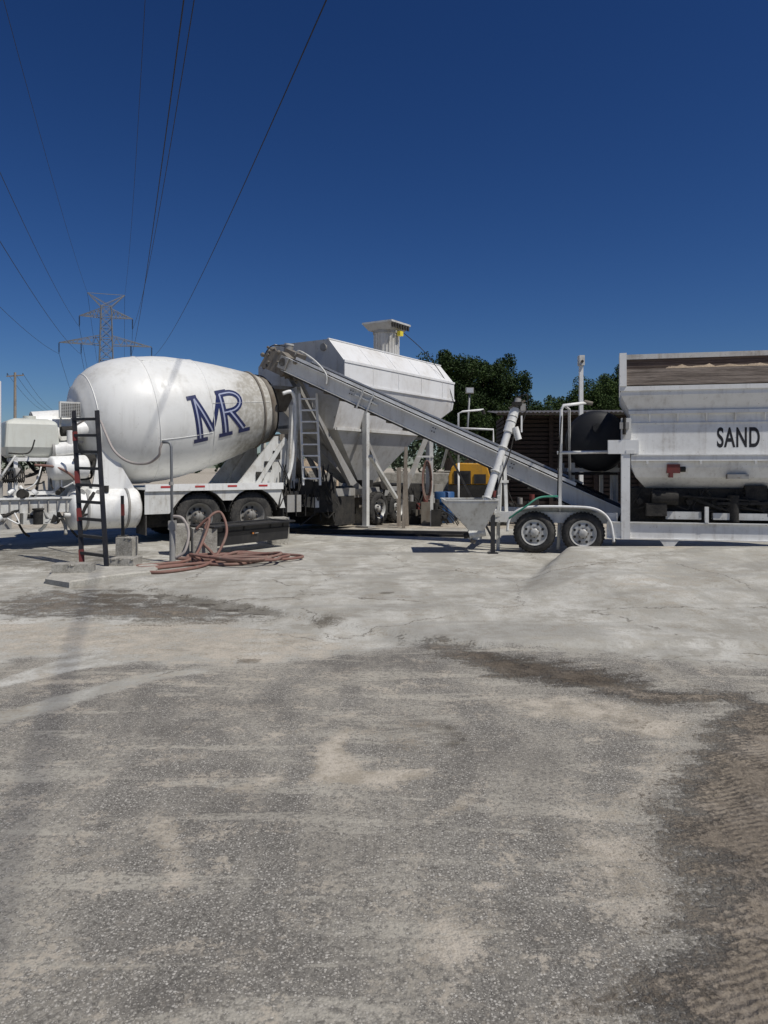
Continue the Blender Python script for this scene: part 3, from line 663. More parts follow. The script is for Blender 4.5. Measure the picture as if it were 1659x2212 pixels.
b.box((x0+.0,-.02,2.57),(x1,.036,2.63),M_white); b.box((x0,.02,2.40),(x1,.036,2.412),M_white)
b.box((x0+.04,-.03,1.72),(x1,.036,1.82),M_white); b.box((x0+.04,-.05,1.82),(x1,-.0,1.835),M_white)
for i in range(10):
    x=x0+.35+i*.48
    b.prism([(.04,2.57),(-.02,2.57),(.04,2.42)],(x,0,0),(0,1,0),(0,0,1),(.025,0,0),M_white)
for i in range(5): b.box((x0+.3+i*.9,-.035,1.66),(x0+.34+i*.9,.0,1.72),M_white2)
b.box((x0-.05,-.06,1.85),(x0+.10,.035,1.92),M_white)
b.box((x0-.17,-.17,3.062),(x0-.05,-.08,3.66),M_white); b.beam((x0+.05,2.2,3.0),(x0+.05,2.2,3.95),.08,.08,M_white)
b.box((x0+.1,2.12,3.86),(x1,2.15,3.96),M_white2)
hop=b.obj('sand_bin',bt,'white flared steel aggregate bin with ledge and rails')
tc=bpy.data.curves.new('sand_text','FONT'); tc.body='SAND'; tc.size=1; tc.extrude=.0; tc.offset=.022; tc.space_character=1.08
to=bpy.data.objects.new('sand_tmp',tc); col.objects.link(to); bpy.context.view_layer.update()
me=bpy.data.meshes.new_from_object(to.evaluated_get(bpy.context.evaluated_depsgraph_get())); col.objects.unlink(to)
xx=[v.co.x for v in me.vertices]; yy=[v.co.y for v in me.vertices]; ax,bx,ay,by=min(xx),max(xx),min(yy),max(yy)
t_=B(MB_); t_.add([(3.18+(v.co.x-ax)/(bx-ax)*.70,.0375,1.955+(v.co.y-ay)/(by-ay)*.36) for v in me.vertices],[tuple(p.vertices) for p in me.polygons],M_decal)
t_.obj('bin_lettering',hop,'black capital letters reading SAND')
b=B(MB_)
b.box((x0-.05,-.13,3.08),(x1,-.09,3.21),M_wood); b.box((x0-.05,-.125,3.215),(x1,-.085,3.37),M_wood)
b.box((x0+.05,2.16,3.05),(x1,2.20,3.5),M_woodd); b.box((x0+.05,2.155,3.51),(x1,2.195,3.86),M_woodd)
b.obj('side_boards',bt,'weathered grey-brown timber boards raising the bin')
n=40; vs=[];fs=[]
for i in range(n+1):
    for j in range(n+1):
        x=x0+.02+(x1-x0)*i/n; y=-.07+2.2*j/n
        z=3.17+.34*min(1,max(0,(x-x0)/.8))*math.sin(math.pi*min(1,j/n+.02))**.6+.03*math.sin(x*9+y*7)*math.sin(x*5-y*11)+.02*math.sin(x*23+1)*math.sin(y*17)+.015*math.sin(x*41)*math.sin(y*37)
        vs.append((x,y,z))
for i in range(n):
    for j in range(n):
        a=i*(n+1)+j; fs.append((a,a+n+1,a+n+2,a+1))
sb=B(MB_); sb.add(vs,fs,M_sand,True); sb.obj('sand_load',bt)
b=B(MB_)
b.beam((1.30,.05,.46),(6.3,.05,.46),.07,.30,M_white); b.box((1.3,-.03,.60),(6.3,.015,.615),M_white); b.box((1.3,-.03,.305),(6.3,.015,.32),M_white)
b.beam((-.85,.22,.66),(1.5,.22,.66),.07,.20,M_white); b.beam((-.85,2.0,.66),(6.3,2.0,.5),.07,.2,M_white)
b.box((1.55,-.04,.3),(1.70,.10,2.13),M_white); b.box((1.50,1.95,.3),(1.65,2.1,2.13),M_white)
b.box((1.32,-.05,1.85),(1.85,.12,2.10),M_white); b.box((1.55,-.045,2.12),(1.72,.1,2.5),M_white2)
b.cyl((1.6,-.06,2.2),(1.6,-.06,2.5),.03,M_dark,n=8); b.box((1.52,-.08,2.3),(1.68,-.045,2.42),M_grayp)
b.beam((3.0,.0,.62),(3.0,.0,.9),.06,.08,M_white); b.beam((4.6,.0,.62),(4.6,.0,.9),.06,.08,M_white)
b.prism([(0,0),(.35,0),(.24,-.14),(.10,-.14)],(2.2,-.02,.31),(1,0,0),(0,0,1),(0,.05,0),M_white)
b.box((2.35,.20,.66),(2.95,.34,.80),M_white2); b.box((3.15,.20,.66),(4.4,.34,.78),M_white2)
b.beam((-.85,.22,.66),(-.85,2.0,.66),.08,.15,M_white)
b.obj('trailer_frame',bt)
b=B(MB_)
b.box((1.75,.35,.30),(5.8,1.7,1.215),M_dark)  # dark backing box blocks the view through beneath the bin
for i in range(9): b.cyl((1.9+i*.43,.25,.98),(1.9+i*.43,1.8,.98),.06,M_dark,n=12)
b.cyl((2.1,.2,1.05),(2.55,.2,1.05),.13,M_dark,n=18); b.box((2.0,.1,.72),(2.35,.35,.95),M_dark)
b.beam((2.0,.2,1.12),(3.9,.2,1.0),.03,.03,M_dark); b.beam((3.2,.2,.95),(5.8,.2,.98),.04,.05,M_dark)
b.beam((2.4,.25,1.2),(3.3,.25,.85),.03,.05,M_dark)
b.box((3.7,.25,1.0),(4.05,.5,1.28),M_dark); b.box((3.35,.02,1.40),(3.70,.16,1.48),M_grayp)
b.cyl((3.5,.26,.62),(3.5,.26,1.1),.10,M_dark); b.box((4.2,.25,.72),(4.6,.4,1.05),M_dark)
rr=random.Random(21)
for i in range(18):
    s0=rr.uniform(1.7,5);b.tube(spline([(s0,.3,1.2),(s0+rr.uniform(-.3,.3),.24,.85),(s0+rr.uniform(-.6,.6),.27,rr.uniform(.65,1.))],6),rr.choice([.012,.02]),M_dark,6)
for i in range(14):
    s0=rr.uniform(1.8,5.4);z0=rr.uniform(.68,1.1); b.cyl((s0,.34,z0),(s0+rr.uniform(-.05,.1),.24+.08*rr.random(),z0),rr.uniform(.04,.11),rr.choice([M_dark,M_dark,M_black]),n=14)
b.obj('feeder_drive',bt,'greasy black feeder belt, shafts and motor before a dark backing box')
b=B(MB_); b.box((2.34,.0,1.50),(2.56,.20,1.66),M_red); b.box((2.38,-.01,1.42),(2.44,.2,1.50),M_red); b.cyl((2.56,.08,1.57),(2.66,.08,1.57),.05,M_dark); b.obj('valve_box',bt,'small dull red valve box')
for s_ in(0,.88): wheel(bt,MB_,(s_,0,.385),.385,.21,(0,-1,0),.235,M_alu,8)
b=B(MB_)
pts=[(-.50,.40),(-.47,.60),(-.36,.76),(-.16,.85),(.15,.875),(.75,.875),(1.05,.85),(1.24,.76),(1.36,.60),(1.40,.40),(1.42,.24)]
P=[(x,-.03,z) for x,z in pts]
for p_,q_ in zip(P,P[1:]): b.add([p_,q_,(q_[0],.30,q_[2]),(p_[0],.30,p_[2])],[(0,1,2,3)],M_white,True)
b.tube(spline(P,4),.024,M_white,8); 
b.prism([(x*.96,z-.03) for x,z in pts[2:-2]]+[(.95,.66),(.44,.60),(-.06,.66)],(0,.31,0),(1,0,0),(0,0,1),(0,.01,0),M_white2)
b.obj('tandem_fender',bt,'rounded white steel fender over both trailer wheels')
gp=thing('pipe_frame',V((3.6,14.2,0)),'white welded pipe frame standing beside black tank','frame')
b=B()
b.tube([W(1210,1115,14.0),W(1213,885,14.0),W(1218,876,14.0),W(1268,870,14.1)],.032,M_white,8)
b.tube([W(1204,978,14.0),W(1344,976,13.9)],.030,M_white,8)
b.tube([V((3.3,14.05,0.04)),W(1210,1110,14.0)],.032,M_white,8); b.tube([W(1218,876,14.),W(1230,884,15.2),W(1232,1100,15.2)],.028,M_white,8)
b.cyl(W(1262,868,14.1),W(1280,872,14.1),.04,M_dirtysteel)
b.obj('pipe_rails',gp)
b=B(); b.tube(spline([W(1205,1072,13.9),W(1165,1075,13.7),W(1135,1095,13.6),W(1100,1120,13.7)],8),.018,M_hoseg,8); b.tube(spline([W(1215,880,14.0),W(1208,980,13.9),W(1205,1070,13.9)],6),.012,M_dark,6); b.obj('green_hose',gp)
bk=thing('liquid_tank',V((4.4,15.8,1.45)),'round black plastic tank lying on a steel stand','tank')
b=B(); dv=V((.25,1,0)).normalized(); captank(b,V((4.30,14.95,2.14)),V((4.30,14.95,2.14))+dv*1.7,.62,M_blacktank,48)
for k in(.35,.8,1.3): b.ring(V((4.30,14.95,2.14))+dv*k,dv,[(0,.62),(.01,.64),(.05,.64),(.06,.62)],M_blacktank,48,True,False)
b.cyl(V((4.3,14.93,2.4)),V((4.3,15.1,2.4)),.09,M_blacktank)
b.obj('tank_shell',bk)
b=B()
for x in(3.9,4.75):
    for y in(15.3,16.2): b.beam((x,y,0),(x,y,1.7),.07,.07,M_white2)
b.beam((3.8,15.3,1.55),(4.85,15.3,1.55),.08,.08,M_white2); b.beam((3.8,16.2,1.55),(4.85,16.2,1.55),.08,.08,M_white2); b.box((3.85,15.2,1.45),(4.8,16.3,1.5),M_dark)
b.obj('tank_stand',bk)
# ------------------------------------------------------------------ AUGER
au=thing('screw_auger',V((1.9,14.2,0)),'small white screw auger with inverted pyramid hopper','auger')
P0=W(1052,1078,14.2); P1=W(1112,888,14.55); ad=(P1-P0).normalized()
b=B(); b.cyl(P0-ad*.15,P1,.072,M_white,n=24)
for k in(.0,.55,1.05,1.6,P1.z-P0.z): b.ring(P0+ad*k,ad,[(0,.072),(0,.10),(.03,.10),(.03,.072)],M_white2,24,True,False)
b.cyl(P1-ad*.45,P1+ad*.05,.095,M_white,n=24); b.cyl(P1-ad*.35+V((.1,-.05,0)),P1-ad*.45+V((.20,-.05,-.15)),.065,M_white)
b.box((P1.x+.10,P1.y-.14,P1.z-.42),(P1.x+.13,P1.y-.11,P1.z-.1),M_white)
b.tube(spline([P0+ad*1.3+V((.13,-.05,0)),P0+ad*.9+V((.16,-.05,0)),P0+ad*.3+V((.13,-.06,0)),P0+V((.15,-.05,-.1))],6),.012,M_dark,6)
b.obj('auger_tube',au)
b=B(); b.cyl(P1+ad*.05,P1+ad*.26,.065,M_grayp,n=18); b.cyl(P1+ad*.26,P1+ad*.30,.05,M_dark,n=18); b.box(P1+V((-.06,-.14,.10)),P1+V((.12,-.02,.17)),M_dark)
b.box(P1+V((.10,-.1,.0)),P1+V((.20,.0,.14)),M_grayp); b.beam(P1+V((-.12,-.05,.05)),P1+V((.2,-.05,.2)),.02,.04,M_dirtysteel)
b.tube(spline([P1+ad*.3,P1+V((.25,0,.3)),P1+V((.2,0,-.1)),P1+V((.0,-.15,-.5))],8),.012,M_dark,6); b.obj('auger_motor',au)
b=B(); T=[(1.12,13.55,.95),(2.10,13.55,.95),(2.14,14.5,.95),(1.12,14.5,.95)]; U=[(1.60,13.85,.42),(1.86,13.85,.42),(1.86,14.15,.42),(1.60,14.15,.42)]
for i in range(4):
    j=(i+1)%4; b.add([T[i],T[j],U[j],U[i]],[(0,3,2,1)],M_white2)
    b.add([V(T[i])*1,V(T[j]),V(T[j])+V((0,0,.05)),V(T[i])+V((0,0,.05))],[(0,1,2,3)],M_white2); b.beam(V(T[i])+V((0,0,.05)),V(T[j])+V((0,0,.05)),.04,.02,M_white2)
b.obj('intake_hopper',au)
b=B(); b.cyl((1.73,14.0,.42),(1.73,14.0,.25),.12,M_white2,n=18); b.cyl((1.60,13.95,.33),(1.90,13.95,.40),.09,M_white2); b.cyl((1.68,13.9,.25),(1.66,13.9,.18),.05,M_dirtysteel)
b.cyl((1.5,13.95,.31),(1.62,13.95,.33),.05,M_dark); b.obj('outlet_gear',au)
b=B(); xj=(1065-830)/1600*13.8
b.beam((xj,13.8,.0),(xj,13.8,.72),.075,.075,M_black); b.box((xj-.09,13.71,0.0),(xj+.09,13.89,.02),M_black); b.cyl((xj,13.8,.70),(xj,13.8,.82),.03,M_dirtysteel)
b.beam(W(1078,1130,14.2),W(1082,1005,14.3),.06,.06,M_white2); b.beam(W(1095,1130,14.2),W(1090,985,14.4),.06,.06,M_white2); b.beam(W(1060,1112,14.2),W(1120,1112,14.2),.07,.07,M_white2)
b.beam(W(1078,1040,14.25),W(1098,1040,14.3),.05,.05,M_white2); b.beam(W(1078,1070,14.2),V((2.2,14.3,.0)),.06,.06,M_white2)
b.obj('auger_stand',au)
# ------------------------------------------------------------------ LEFT FOREGROUND ITEMS
ld=thing('extension_ladder',G(195,1225),'black ladder with dull red marks leaning by the mixer truck','ladder')
LL=[W(178,1222,11.9),W(160,888,12.5)]; LR=[W(231,1230,11.6),W(210,887,12.3)]
b=B(); b.beam(LL[0],LL[1],.035,.07,M_black,up=(1,0,0))
for f0,f1 in((.02,.10),(.28,.36),(.52,.60),(.80,.86)):
    b.beam(LL[0].lerp(LL[1],f0)+V((0,-.004,0)),LL[0].lerp(LL[1],f1)+V((0,-.004,0)),.040,.076,M_red,up=(1,0,0))
b.obj('ladder_rail',ld,'black rail with dull red sections')
b=B(); b.beam(LR[0],LR[1],.035,.07,M_black,up=(1,0,0)); b.obj('ladder_rail',ld,'black rail')
for i in range(9):
    b=B(); f0=.08+i*.108; b.beam(LL[0].lerp(LL[1],f0),LR[0].lerp(LR[1],f0),.06,.045,M_black); b.obj('rung',ld)
def block(name,px,py,w,dep,h,deg,label,cat='block',z0=0.,y=None):
    g=G(px,py) if y is None else V(((px-CX)/F*y,y,0))
    M=frame(g.x,g.y,z0,deg); b=B(M)
    b.box((-w/2,0,0),(w/2,dep,h),M_block)
    for i in range(14):
        x=RND.uniform(-w/2,w/2); z=RND.choice([0.01,h-.01]); e_=RND.uniform(.012,.03)
        b.ring((x,RND.choice([0,dep]),z),(RND.random(),1,RND.random()),[(-e_,.004),(0,e_),(e_,.004)],M_block,6,True)
    return b.obj(name,None,label,cat,bevel=.02)
block('concrete_block',154,1246,.55,.30,.18,8,'grey concrete block on the pad beside the ladder')
block('concrete_block',262,1230,.40,.35,.17,-5,'pale concrete base block carrying a steel post')
block('concrete_block',268,1208,.30,.25,.38,-5,'small concrete block stacked behind the post base')
block('concrete_block',444,1203,.42,.50,.50,20,'square concrete block propping up the black toolbox')
block('concrete_block',606,1176,.38,.45,.55,20,'square concrete block beyond the black toolbox')
block('concrete_block',392,1200,.30,.5,.55,20,'upright concrete block beside the standpipe')
block('concrete_block',768,1134,.62,.5,.78,-10,'tall concrete footing block under the silo leg')
block('concrete_block',672,1124,.75,.7,.62,-10,'grey concrete footing beneath silo front')
b=B(); P_=[G(98,1256),G(150,1264),G(240,1250),G(335,1240),G(345,1226),G(300,1218),G(200,1226),G(110,1240)]
n=len(P_); cxy=sum(P_,V((0,0,0)))/n
vs=[p+V((0,0,-.08)) for p in P_]+[p+V((0,0,.035)) for p in P_]+[p.lerp(cxy,.06)+V((0,0,.055)) for p in P_]
b.add(vs,[(i,(i+1)%n,(i+1)%n+n,i+n) for i in range(n)]+[(i+n,(i+1)%n+n,(i+1)%n+2*n,i+2*n) for i in range(n)]+[tuple(range(2*n,3*n))],M_pad)
b.obj('concrete_pad',None,'low irregular poured concrete pad under ladder and blocks','pad')
b=B(); g=G(266,1205); 
b.beam(g+V((0,0,.38)),g+V((-.01,0,1.10)),.045,.045,M_black); b.beam(g+V((0,-.002,.75)),g+V((-.005,-.002,.95)),.05,.05,M_red); b.box(g+V((-.08,-.08,.36)),g+V((.08,.08,.40)),M_black)
b.obj('steel_post',None,'short black and red steel post on concrete block','post')
sp=thing('standpipe',G(373,1214),'grey galvanised water standpipe with looping fill hose','pipe')
b=B(); g=G(373,1214); y=g.y
b.tube([g+V((0,0,0)),V((g.x-.02,y,1.95)),V((g.x-.04,y,2.01)),V((g.x-.08,y,2.03)),V((g.x-.17,y,2.03))],.024,M_galv,10); b.cyl(g,g+V((0,0,.55)),.05,M_grayp,n=12)
b.cyl((g.x-.02,y,1.3),(g.x-.02,y,1.36),.04,M_grayp); b.box((g.x-.06,y-.05,.55),(g.x+.06,y+.05,.70),M_grayp)
b.obj('riser_pipe',sp)
b=B(); h0=V((g.x-.17,y,2.03))
b.tube(spline([h0,h0+V((-.04,0,-.10)),W(343,985,12.6),W(318,1001,12.7),W(280,998,12.8),W(248,975,13.),W(228,935,13.3),W(215,908,13.7),W(190,905,14.2),W(165,918,14.3)],8),.022,M_hosew,8); b.obj('fill_hose',sp)
b=B(); b.tube(spline([W(375,1115,12.45),W(395,1120,12.4),W(408,1150,12.4),W(400,1190,12.3),W(380,1205,12.3)],8),.024,M_hosew,8); b.obj('side_hose',sp)
MTb=frame(-3.36,13.5,0,54)
tb=thing('toolbox',MTb@V((1,.2,0)),'long low black steel toolbox resting between concrete blocks','toolbox')
b=B(MTb); b.prism([(.05,.16),(.42,.16),(.55,.32),(.55,.50),(0,.50)],(.1,-.3,0),(0,1,0),(0,0,1),(1.95,0,0),M_black); b.box((.1,-.305,.40),(2.05,-.301,.42),M_dark)
for x in(.3,.8,1.5,1.85): b.box((x,-.307,.42),(x+.03,-.301,.49),M_dark)
b.obj('box_body',tb,bevel=.01)
b=B(MTb); b.box((.0,-.40,.505),(2.12,-.33,.54),M_black); b.box((.0,.24,.505),(2.12,.31,.54),M_black); b.box((.0,-.32,.505),(.06,.235,.54),M_black); b.box((2.06,-.32,.505),(2.12,.235,.54),M_black); b.box((.07,-.32,.502),(2.05,.235,.515),M_dark)
b.obj('lid',tb,bevel=.008)
b=B(MTb); b.box((1.02,-.309,.33),(1.06,-.290,.36),M_orange); b.box((1.08,-.309,.338),(1.18,-.290,.35),M_grayp); b.obj('maker_badge',tb,'tiny orange badge')
rr=random.Random(3); pts=[]
C=V((-2.40,12.65,0))
pts+= [W(440,1150,13.3),W(455,1115,13.4),W(478,1108,13.5),W(490,1150,13.3),V((-2.95,13.0,.05))]
for k in range(5):
    cx=C.x+rr.uniform(-.35,.35);cy=C.y+rr.uniform(-.3,.25);ra=rr.uniform(.4,.95);rb=rr.uniform(.25,.75); ph=rr.uniform(0,1.2)
    for j in range(8):
        a=2.6+ph-j*2*math.pi/8; kk=rr.uniform(.78,1.22); pts.append(V((cx+ra*kk*math.cos(a),cy+rb*kk*math.sin(a),.03+.028*k*(.4+.8*rr.random()))))
pts+=[V((-3.0,12.2,.04)),V((-3.6,11.5,.03)),V((-3.72,11.2,.03)),V((-3.3,11.15,.03)),V((-2.9,11.8,.03)),V((-2.9,12.6,.05)),V((-3.05,13.1,.10)),W(430,1165,13.3)]
b=B(); b.tube(spline(pts,8),.025,M_hose,8)
b.obj('rubber_hose',None,'dusty red rubber hose lying in loose tangled coils','hose')
b=B(); b.tube(spline([V((-3.35,13.2,.5)),W(452,1120,13.2),W(440,1165,13.),V((-3.25,12.5,.06)),V((-3.6,12.0,.04)),V((-3.9,11.75,.04)),V((-3.7,11.55,.04)),V((-3.1,12.0,.04)),V((-2.4,12.2,.06)),V((-1.6,12.6,.05)),V((-1.45,13.0,.05)),V((-2.1,13.3,.06))],10),.025,M_hose,8)
b.obj('rubber_hose',None,'dusty red rubber hose draped from block to ground','hose')
b=B(); a_=G(620,1150);c_=G(1030,1158); b.beam(a_+V((0,0,.05)),c_+V((0,0,.05)),.16,.10,M_black); b.beam(a_+V((.3,-.35,.03)),c_+V((-.2,-.3,.03)),.10,.06,M_dark)
b.obj('steel_rail',None,'long black steel rail lying on the slab','rail')
# ------------------------------------------------------------------ MIDDLE CLUTTER
MCp=frame(2.55,22.2,0,-8)
cp=thing('air_compressor',MCp@V((0,.5,0)),'yellow and black portable air compressor on wheels','compressor')
b=B(MCp)
b.prism([(-.62,1.08),(.58,1.08),(.62,1.35),(.55,1.60),(.40,1.72),(-.35,1.74),(-.52,1.62),(-.62,1.35)],(0,0,0),(1,0,0),(0,0,1),(0,1.1,0),M_yellow); b.obj('engine_cover',cp,bevel=.03)
b=B(MCp); b.box((-.62,-.03,.40),(.60,1.08,1.075),M_dark); b.box((-.45,-.03,1.10),(.05,-.002,1.50),M_black); b.box((.15,-.03,1.12),(.50,-.002,1.40),M_black)
for i in range(6): b.box((-.40,-.04,1.15+i*.05),(.0,-.032,1.17+i*.05),M_dark)
b.box((-.15,.3,1.742),(.1,.6,1.84),M_dark)
b.beam((-.5,.5,.5),(-1.1,.5,.4),.08,.08,M_dark); b.obj('chassis',cp)
wheel(cp,MCp,(.0,-.1,.33),.33,.18,(0,-1,0),.19,M_alu,6)
b=B(); g=V((1.75,21.5,0)); b.ring(g,(0,0,1),[(0,.26),(.02,.29),(.28,.29),(.30,.305),(.33,.29),(.58,.29),(.60,.305),(.63,.29),(.88,.29),(.9,.27)],M_blue,28); b.obj('plastic_barrel',None,'blue plastic drum standing on gravel','barrel')
for i,(px,pt,pb,y,deg) in enumerate([(872,965,1125,19.5,3),(880,985,1118,20.2,-2),(862,1010,1120,20.,0)]):
    a_=W(px,pb,y); a_.z=0; t=W(px+deg*2,pt,y); b=B(); b.beam(a_,t,.11,.09,M_post); b.obj('wooden_post',None,'rough weathered wooden post in the yard','post','wooden posts beside the silo')
hr=thing('hose_rack',V((1.2,20.2,0)),'white pipe post hung with coiled brown hose','rack')
b=B(); b.beam((1.3,20.2,0),(1.3,20.2,2.3),.08,.08,M_white2); b.beam((.9,20.15,1.9),(1.35,20.15,1.9),.05,.05,M_white2); b.obj('rack_post',hr)
b=B()
for k in range(4): b.tube([V((1.16+.09*math.cos(a)*(1+.15*k),20.05-.02*k,1.25+(.42+.04*k)*math.sin(a))) for a in np.linspace(0,6.283,24)],.016,M_hose if k%2 else M_woodd,6)
b.obj('coiled_hose',hr)
rr=random.Random(17)
for i in range(18):
    px=rr.uniform(885,965) if i<10 else rr.uniform(1060,1170); g=V(((px-CX)/F*20.5,20.5+rr.uniform(-1.2,1),0)); b=B()
    hgt=rr.uniform(.2,.7)*(1 if i<10 else 1.6); b.box(g+V((-.12,-.1,0)),g+V((.14,.12,hgt)),rr.choice([M_dark,M_dark,M_dirtysteel] if i<10 else [M_dark]))
    b.cyl(g+V((0,0,hgt)),g+V((0,0,hgt+.18)),.07,rr.choice([M_dark,M_red,M_grayp])); b.tube(spline([g+V((.1,0,hgt)),g+V((.4,-.2,.3)),g+V((.6,-.1,.03))],6),.015,M_dark,6)
    b.cyl(g+V((.14,0,hgt*.5)),g+V((.3,0,hgt*.5)),.08,M_dark)
    b.obj('pump_unit',None,'small dirty pump unit with hose on gravel','pump','pump units near the silo')
def heap(name,c,rx,ry,h,mat,label,cat,seed):
    r_=random.Random(seed); n=40;m=16;vs=[];fs=[]
    ph=[r_.uniform(0,6) for _ in range(6)]
    for j in range(m+1):
        f_=j/m
        for i in range(n):
            a=2*math.pi*i/n; k=1+.12*math.sin(3*a+ph[0])+.06*math.sin(7*a+ph[1])
            z=h*(1-f_)**1.0*(1-.25*math.exp(-f_*8))+.05*h*math.sin(a*5+f_*9+ph[2])*f_*(1-f_)*4+.03*h*math.sin(a*13+f_*23)*(1-f_)
            vs.append((c[0]+rx*f_*k*math.cos(a),c[1]+ry*f_*k*math.sin(a),max(z,-.02)))
    for j in range(m):
        for i in range(n):
            k=(i+1)%n; fs.append((j*n+i,(j+1)*n+i,(j+1)*n+k,j*n+k))
    b=B(); b.add(vs,fs,mat,True); return b.obj(name,None,label,cat)
heap('sand_pile',(-2.7,32),3.3,3,2.6,M_sand,'tan heap of sand behind the silo','pile',1)
heap('gravel_pile',(15.5,30),6,4,1.35,M_gravel,'grey heap of gravel beyond the batching trailer','pile',3)
heap('gravel_pile',(3,27),4,3,1.0,M_gravel,'low grey gravel heap behind the conveyor','pile',4)
for i in range(6):
    M=frame(-3.2+i*1.55,26.5+.1*i,0,2); b=B(M)
    b.box((0,0,0),(1.5,.7,.72),M_block); b.box((.02,.02,.722),(1.48,.68,1.42 if i%2==0 else 1.40),M_block); b.box((.5,.25,1.421),(1.0,.45,1.48),M_block)
    b.obj('barrier_block',None,'stacked interlocking concrete bay wall blocks','wall','concrete bay wall blocks',bevel=.03)
# ------------------------------------------------------------------ SHED
MSh=frame(3.9,23.5,0,-4)
sh=thing('shed',MSh@V((2.5,1.5,0)),'dark brown slatted timber shed with tin roof','shed')
b=B(MSh); b.box((0,.12,0),(5.6,3.0,3.25),M_dark)
for i in range(24): b.box((-.02,.02,.05+i*.135),(5.62,.10,.145+i*.135),M_shed)
for i in range(24): b.box((-.10,.02,.05+i*.135),(-.03,3.0,.145+i*.135),M_shed)
b.obj('wall',sh)
b=B(MSh)
for i in range(5): b.box((-.06+i*1.38,-.06,0),(.06+i*1.38,.015,3.3),M_shed)
b.obj('posts',sh)
b=B(MSh)
for i in range(50):
    x=-.4+i*.13; b.add([(x,-.9,3.26),(x+.065,-.9,3.30),(x+.13,-.9,3.26),(x,3.3,3.62),(x+.065,3.3,3.66),(x+.13,3.3,3.62)],[(0,1,4,3),(1,2,5,4)],M_roof)
b.box((-.4,-.9,3.20),(6.1,-.86,3.255),M_shed)
b.obj('roof',sh,'sagging corrugated tin roof')
g=V((5.32,20,0)); cpole=thing('camera_pole',g,'white square pole with camera box on top','pole')
b=B(); b.beam(g,g+V((0,0,4.35)),.10,.10,M_white); b.obj('post',cpole)
b=B(); b.box(g+V((-.07,-.12,4.352)),g+V((.07,.10,4.62)),M_white2); b.cyl(g+V((0,-.12,4.45)),g+V((0,-.15,4.45)),.035,M_dark); b.obj('camera_box',cpole)
g=V((2.66,23,0)); lp=thing('work_light',g+V((0,0,0)),'small floodlight on thin grey pole','light')
b=B(); b.tube([g,g+V((-.08,0,2.6)),g+V((0,0,3.9))],.03,M_galv,8); b.obj('lamp_pole',lp)
b=B(); b.box(g+V((-.12,-.08,3.9)),g+V((.12,.06,4.08)),M_grayp); b.box(g+V((-.10,-.085,3.92)),g+V((.10,-.081,4.06)),M_glass); b.obj('lamp_head',lp)
b=B(); 
b.tube([W(991,1000,21),W(991,893,21),W(1000,889,21),W(1045,885,21)],.03,M_white,8); b.tube([V((2.11,21,0)),W(991,1000,21)],.03,M_white,8)
b.tube([W(991,925,21),W(1066,928,21),W(1066,960,21),V((3.1,21,0))],.03,M_white,8); b.cyl(W(1043,885,21),W(1046,895,21),.05,M_dark)
b.obj('overhead_fill_pipe',None,'white overhead fill pipe frame with bent arm','pipe')
# ------------------------------------------------------------------ TREES
def leaves(b,centers,n,spread,size,mat,seed):
    g=np.random.default_rng(seed); C=np.array([tuple(c) for c,_ in centers]); R=np.array([r for _,r in centers])
    N=len(C)*n; C=np.repeat(C,n,0); R=np.repeat(R,n)
    d=g.normal(size=(N,3)); d/=np.linalg.norm(d,axis=1,keepdims=True); p=C+d*(R*spread*g.random(N)**.4)[:,None]
    u=g.normal(size=(N,3)); u/=np.linalg.norm(u,axis=1,keepdims=True); w_=np.cross(u,g.normal(size=(N,3))); w_/=np.linalg.norm(w_,axis=1,keepdims=True)
    w_*=(size*g.uniform(.5,1.1,N))[:,None]; q=u*(size*g.uniform(.35,.7,N))[:,None]
    vs=np.stack([p-w_,p-q*.8,p+w_,p+q],1).reshape(-1,3); o=len(b.v)
    b.mats.append(mat); b.v+=[V(x) for x in vs.tolist()]; b.g+=[0.]*len(vs)
    b.f+=(np.arange(4*N).reshape(-1,4)+o).tolist(); b.mi+=[len(b.mats)-1]*N; b.sm+=[False]*N
def tree(x,y,h,rx,seed,label,mat,base=.22,nc=150,cr=(.13,.22)):
    r_=random.Random(seed); t=thing('tree',V((x,y,0)),label,'tree')
    b=B(); top=V((x+r_.uniform(-.3,.3),y,h*.55)); b.ring((x,y,0),top-V((x,y,0)),[(0,.38),(.6,.28),(h*.3,.22),(h*.55,.12)],M_bark,10)
    cs=[]
    for i in range(nc):
        a=r_.uniform(0,6.283); e=math.asin(r_.uniform(-.8,1)); k=r_.uniform(.35,1.)
        c_=V((x+rx*k*math.cos(a)*math.cos(e),y+rx*k*math.sin(a)*math.cos(e),h*(base+.34)+(h*.38)*k*math.sin(e)))
        cs.append((c_,r_.uniform(*cr)*rx))
    for c_,_ in cs[::8]:
        st=V((x,y,h*.25)).lerp(top,r_.random()); b.tube(spline([st,(st+c_)/2+V((0,0,-.2)),c_],5),.07,M_bark,6)
    b.obj('trunk',t)
    b=B(); leaves(b,cs,430,1.15,.085,mat,seed); b.obj('crown',t)
tree(3.9,44,9.3,2.8,1,'dense dark green tree behind the yard',M_leaf)
tree(6.5,46,9.2,2.7,2,'dense dark green tree with rounded crown',M_leaf)
tree(14.0,52,8.4,3.0,3,'light green feathery tree behind the shed',M_leaf2,cr=(.10,.20))
tree(17.4,54,9.5,2.9,4,'green tree rising behind the timber bin',M_leaf2,cr=(.10,.20))
tree(10.2,50,6.4,2.8,5,'low green tree behind the tin roof',M_leaf)
r_=random.Random(8); cs=[]
for i in range(420):
    a=r_.uniform(-1.15,1.15); D=r_.uniform(210,260); hz=r_.uniform(1,11)*(.7+.3*math.sin(a*23))
    cs.append((V((D*math.sin(a),D*math.cos(a),hz)),r_.uniform(2,4.5)))
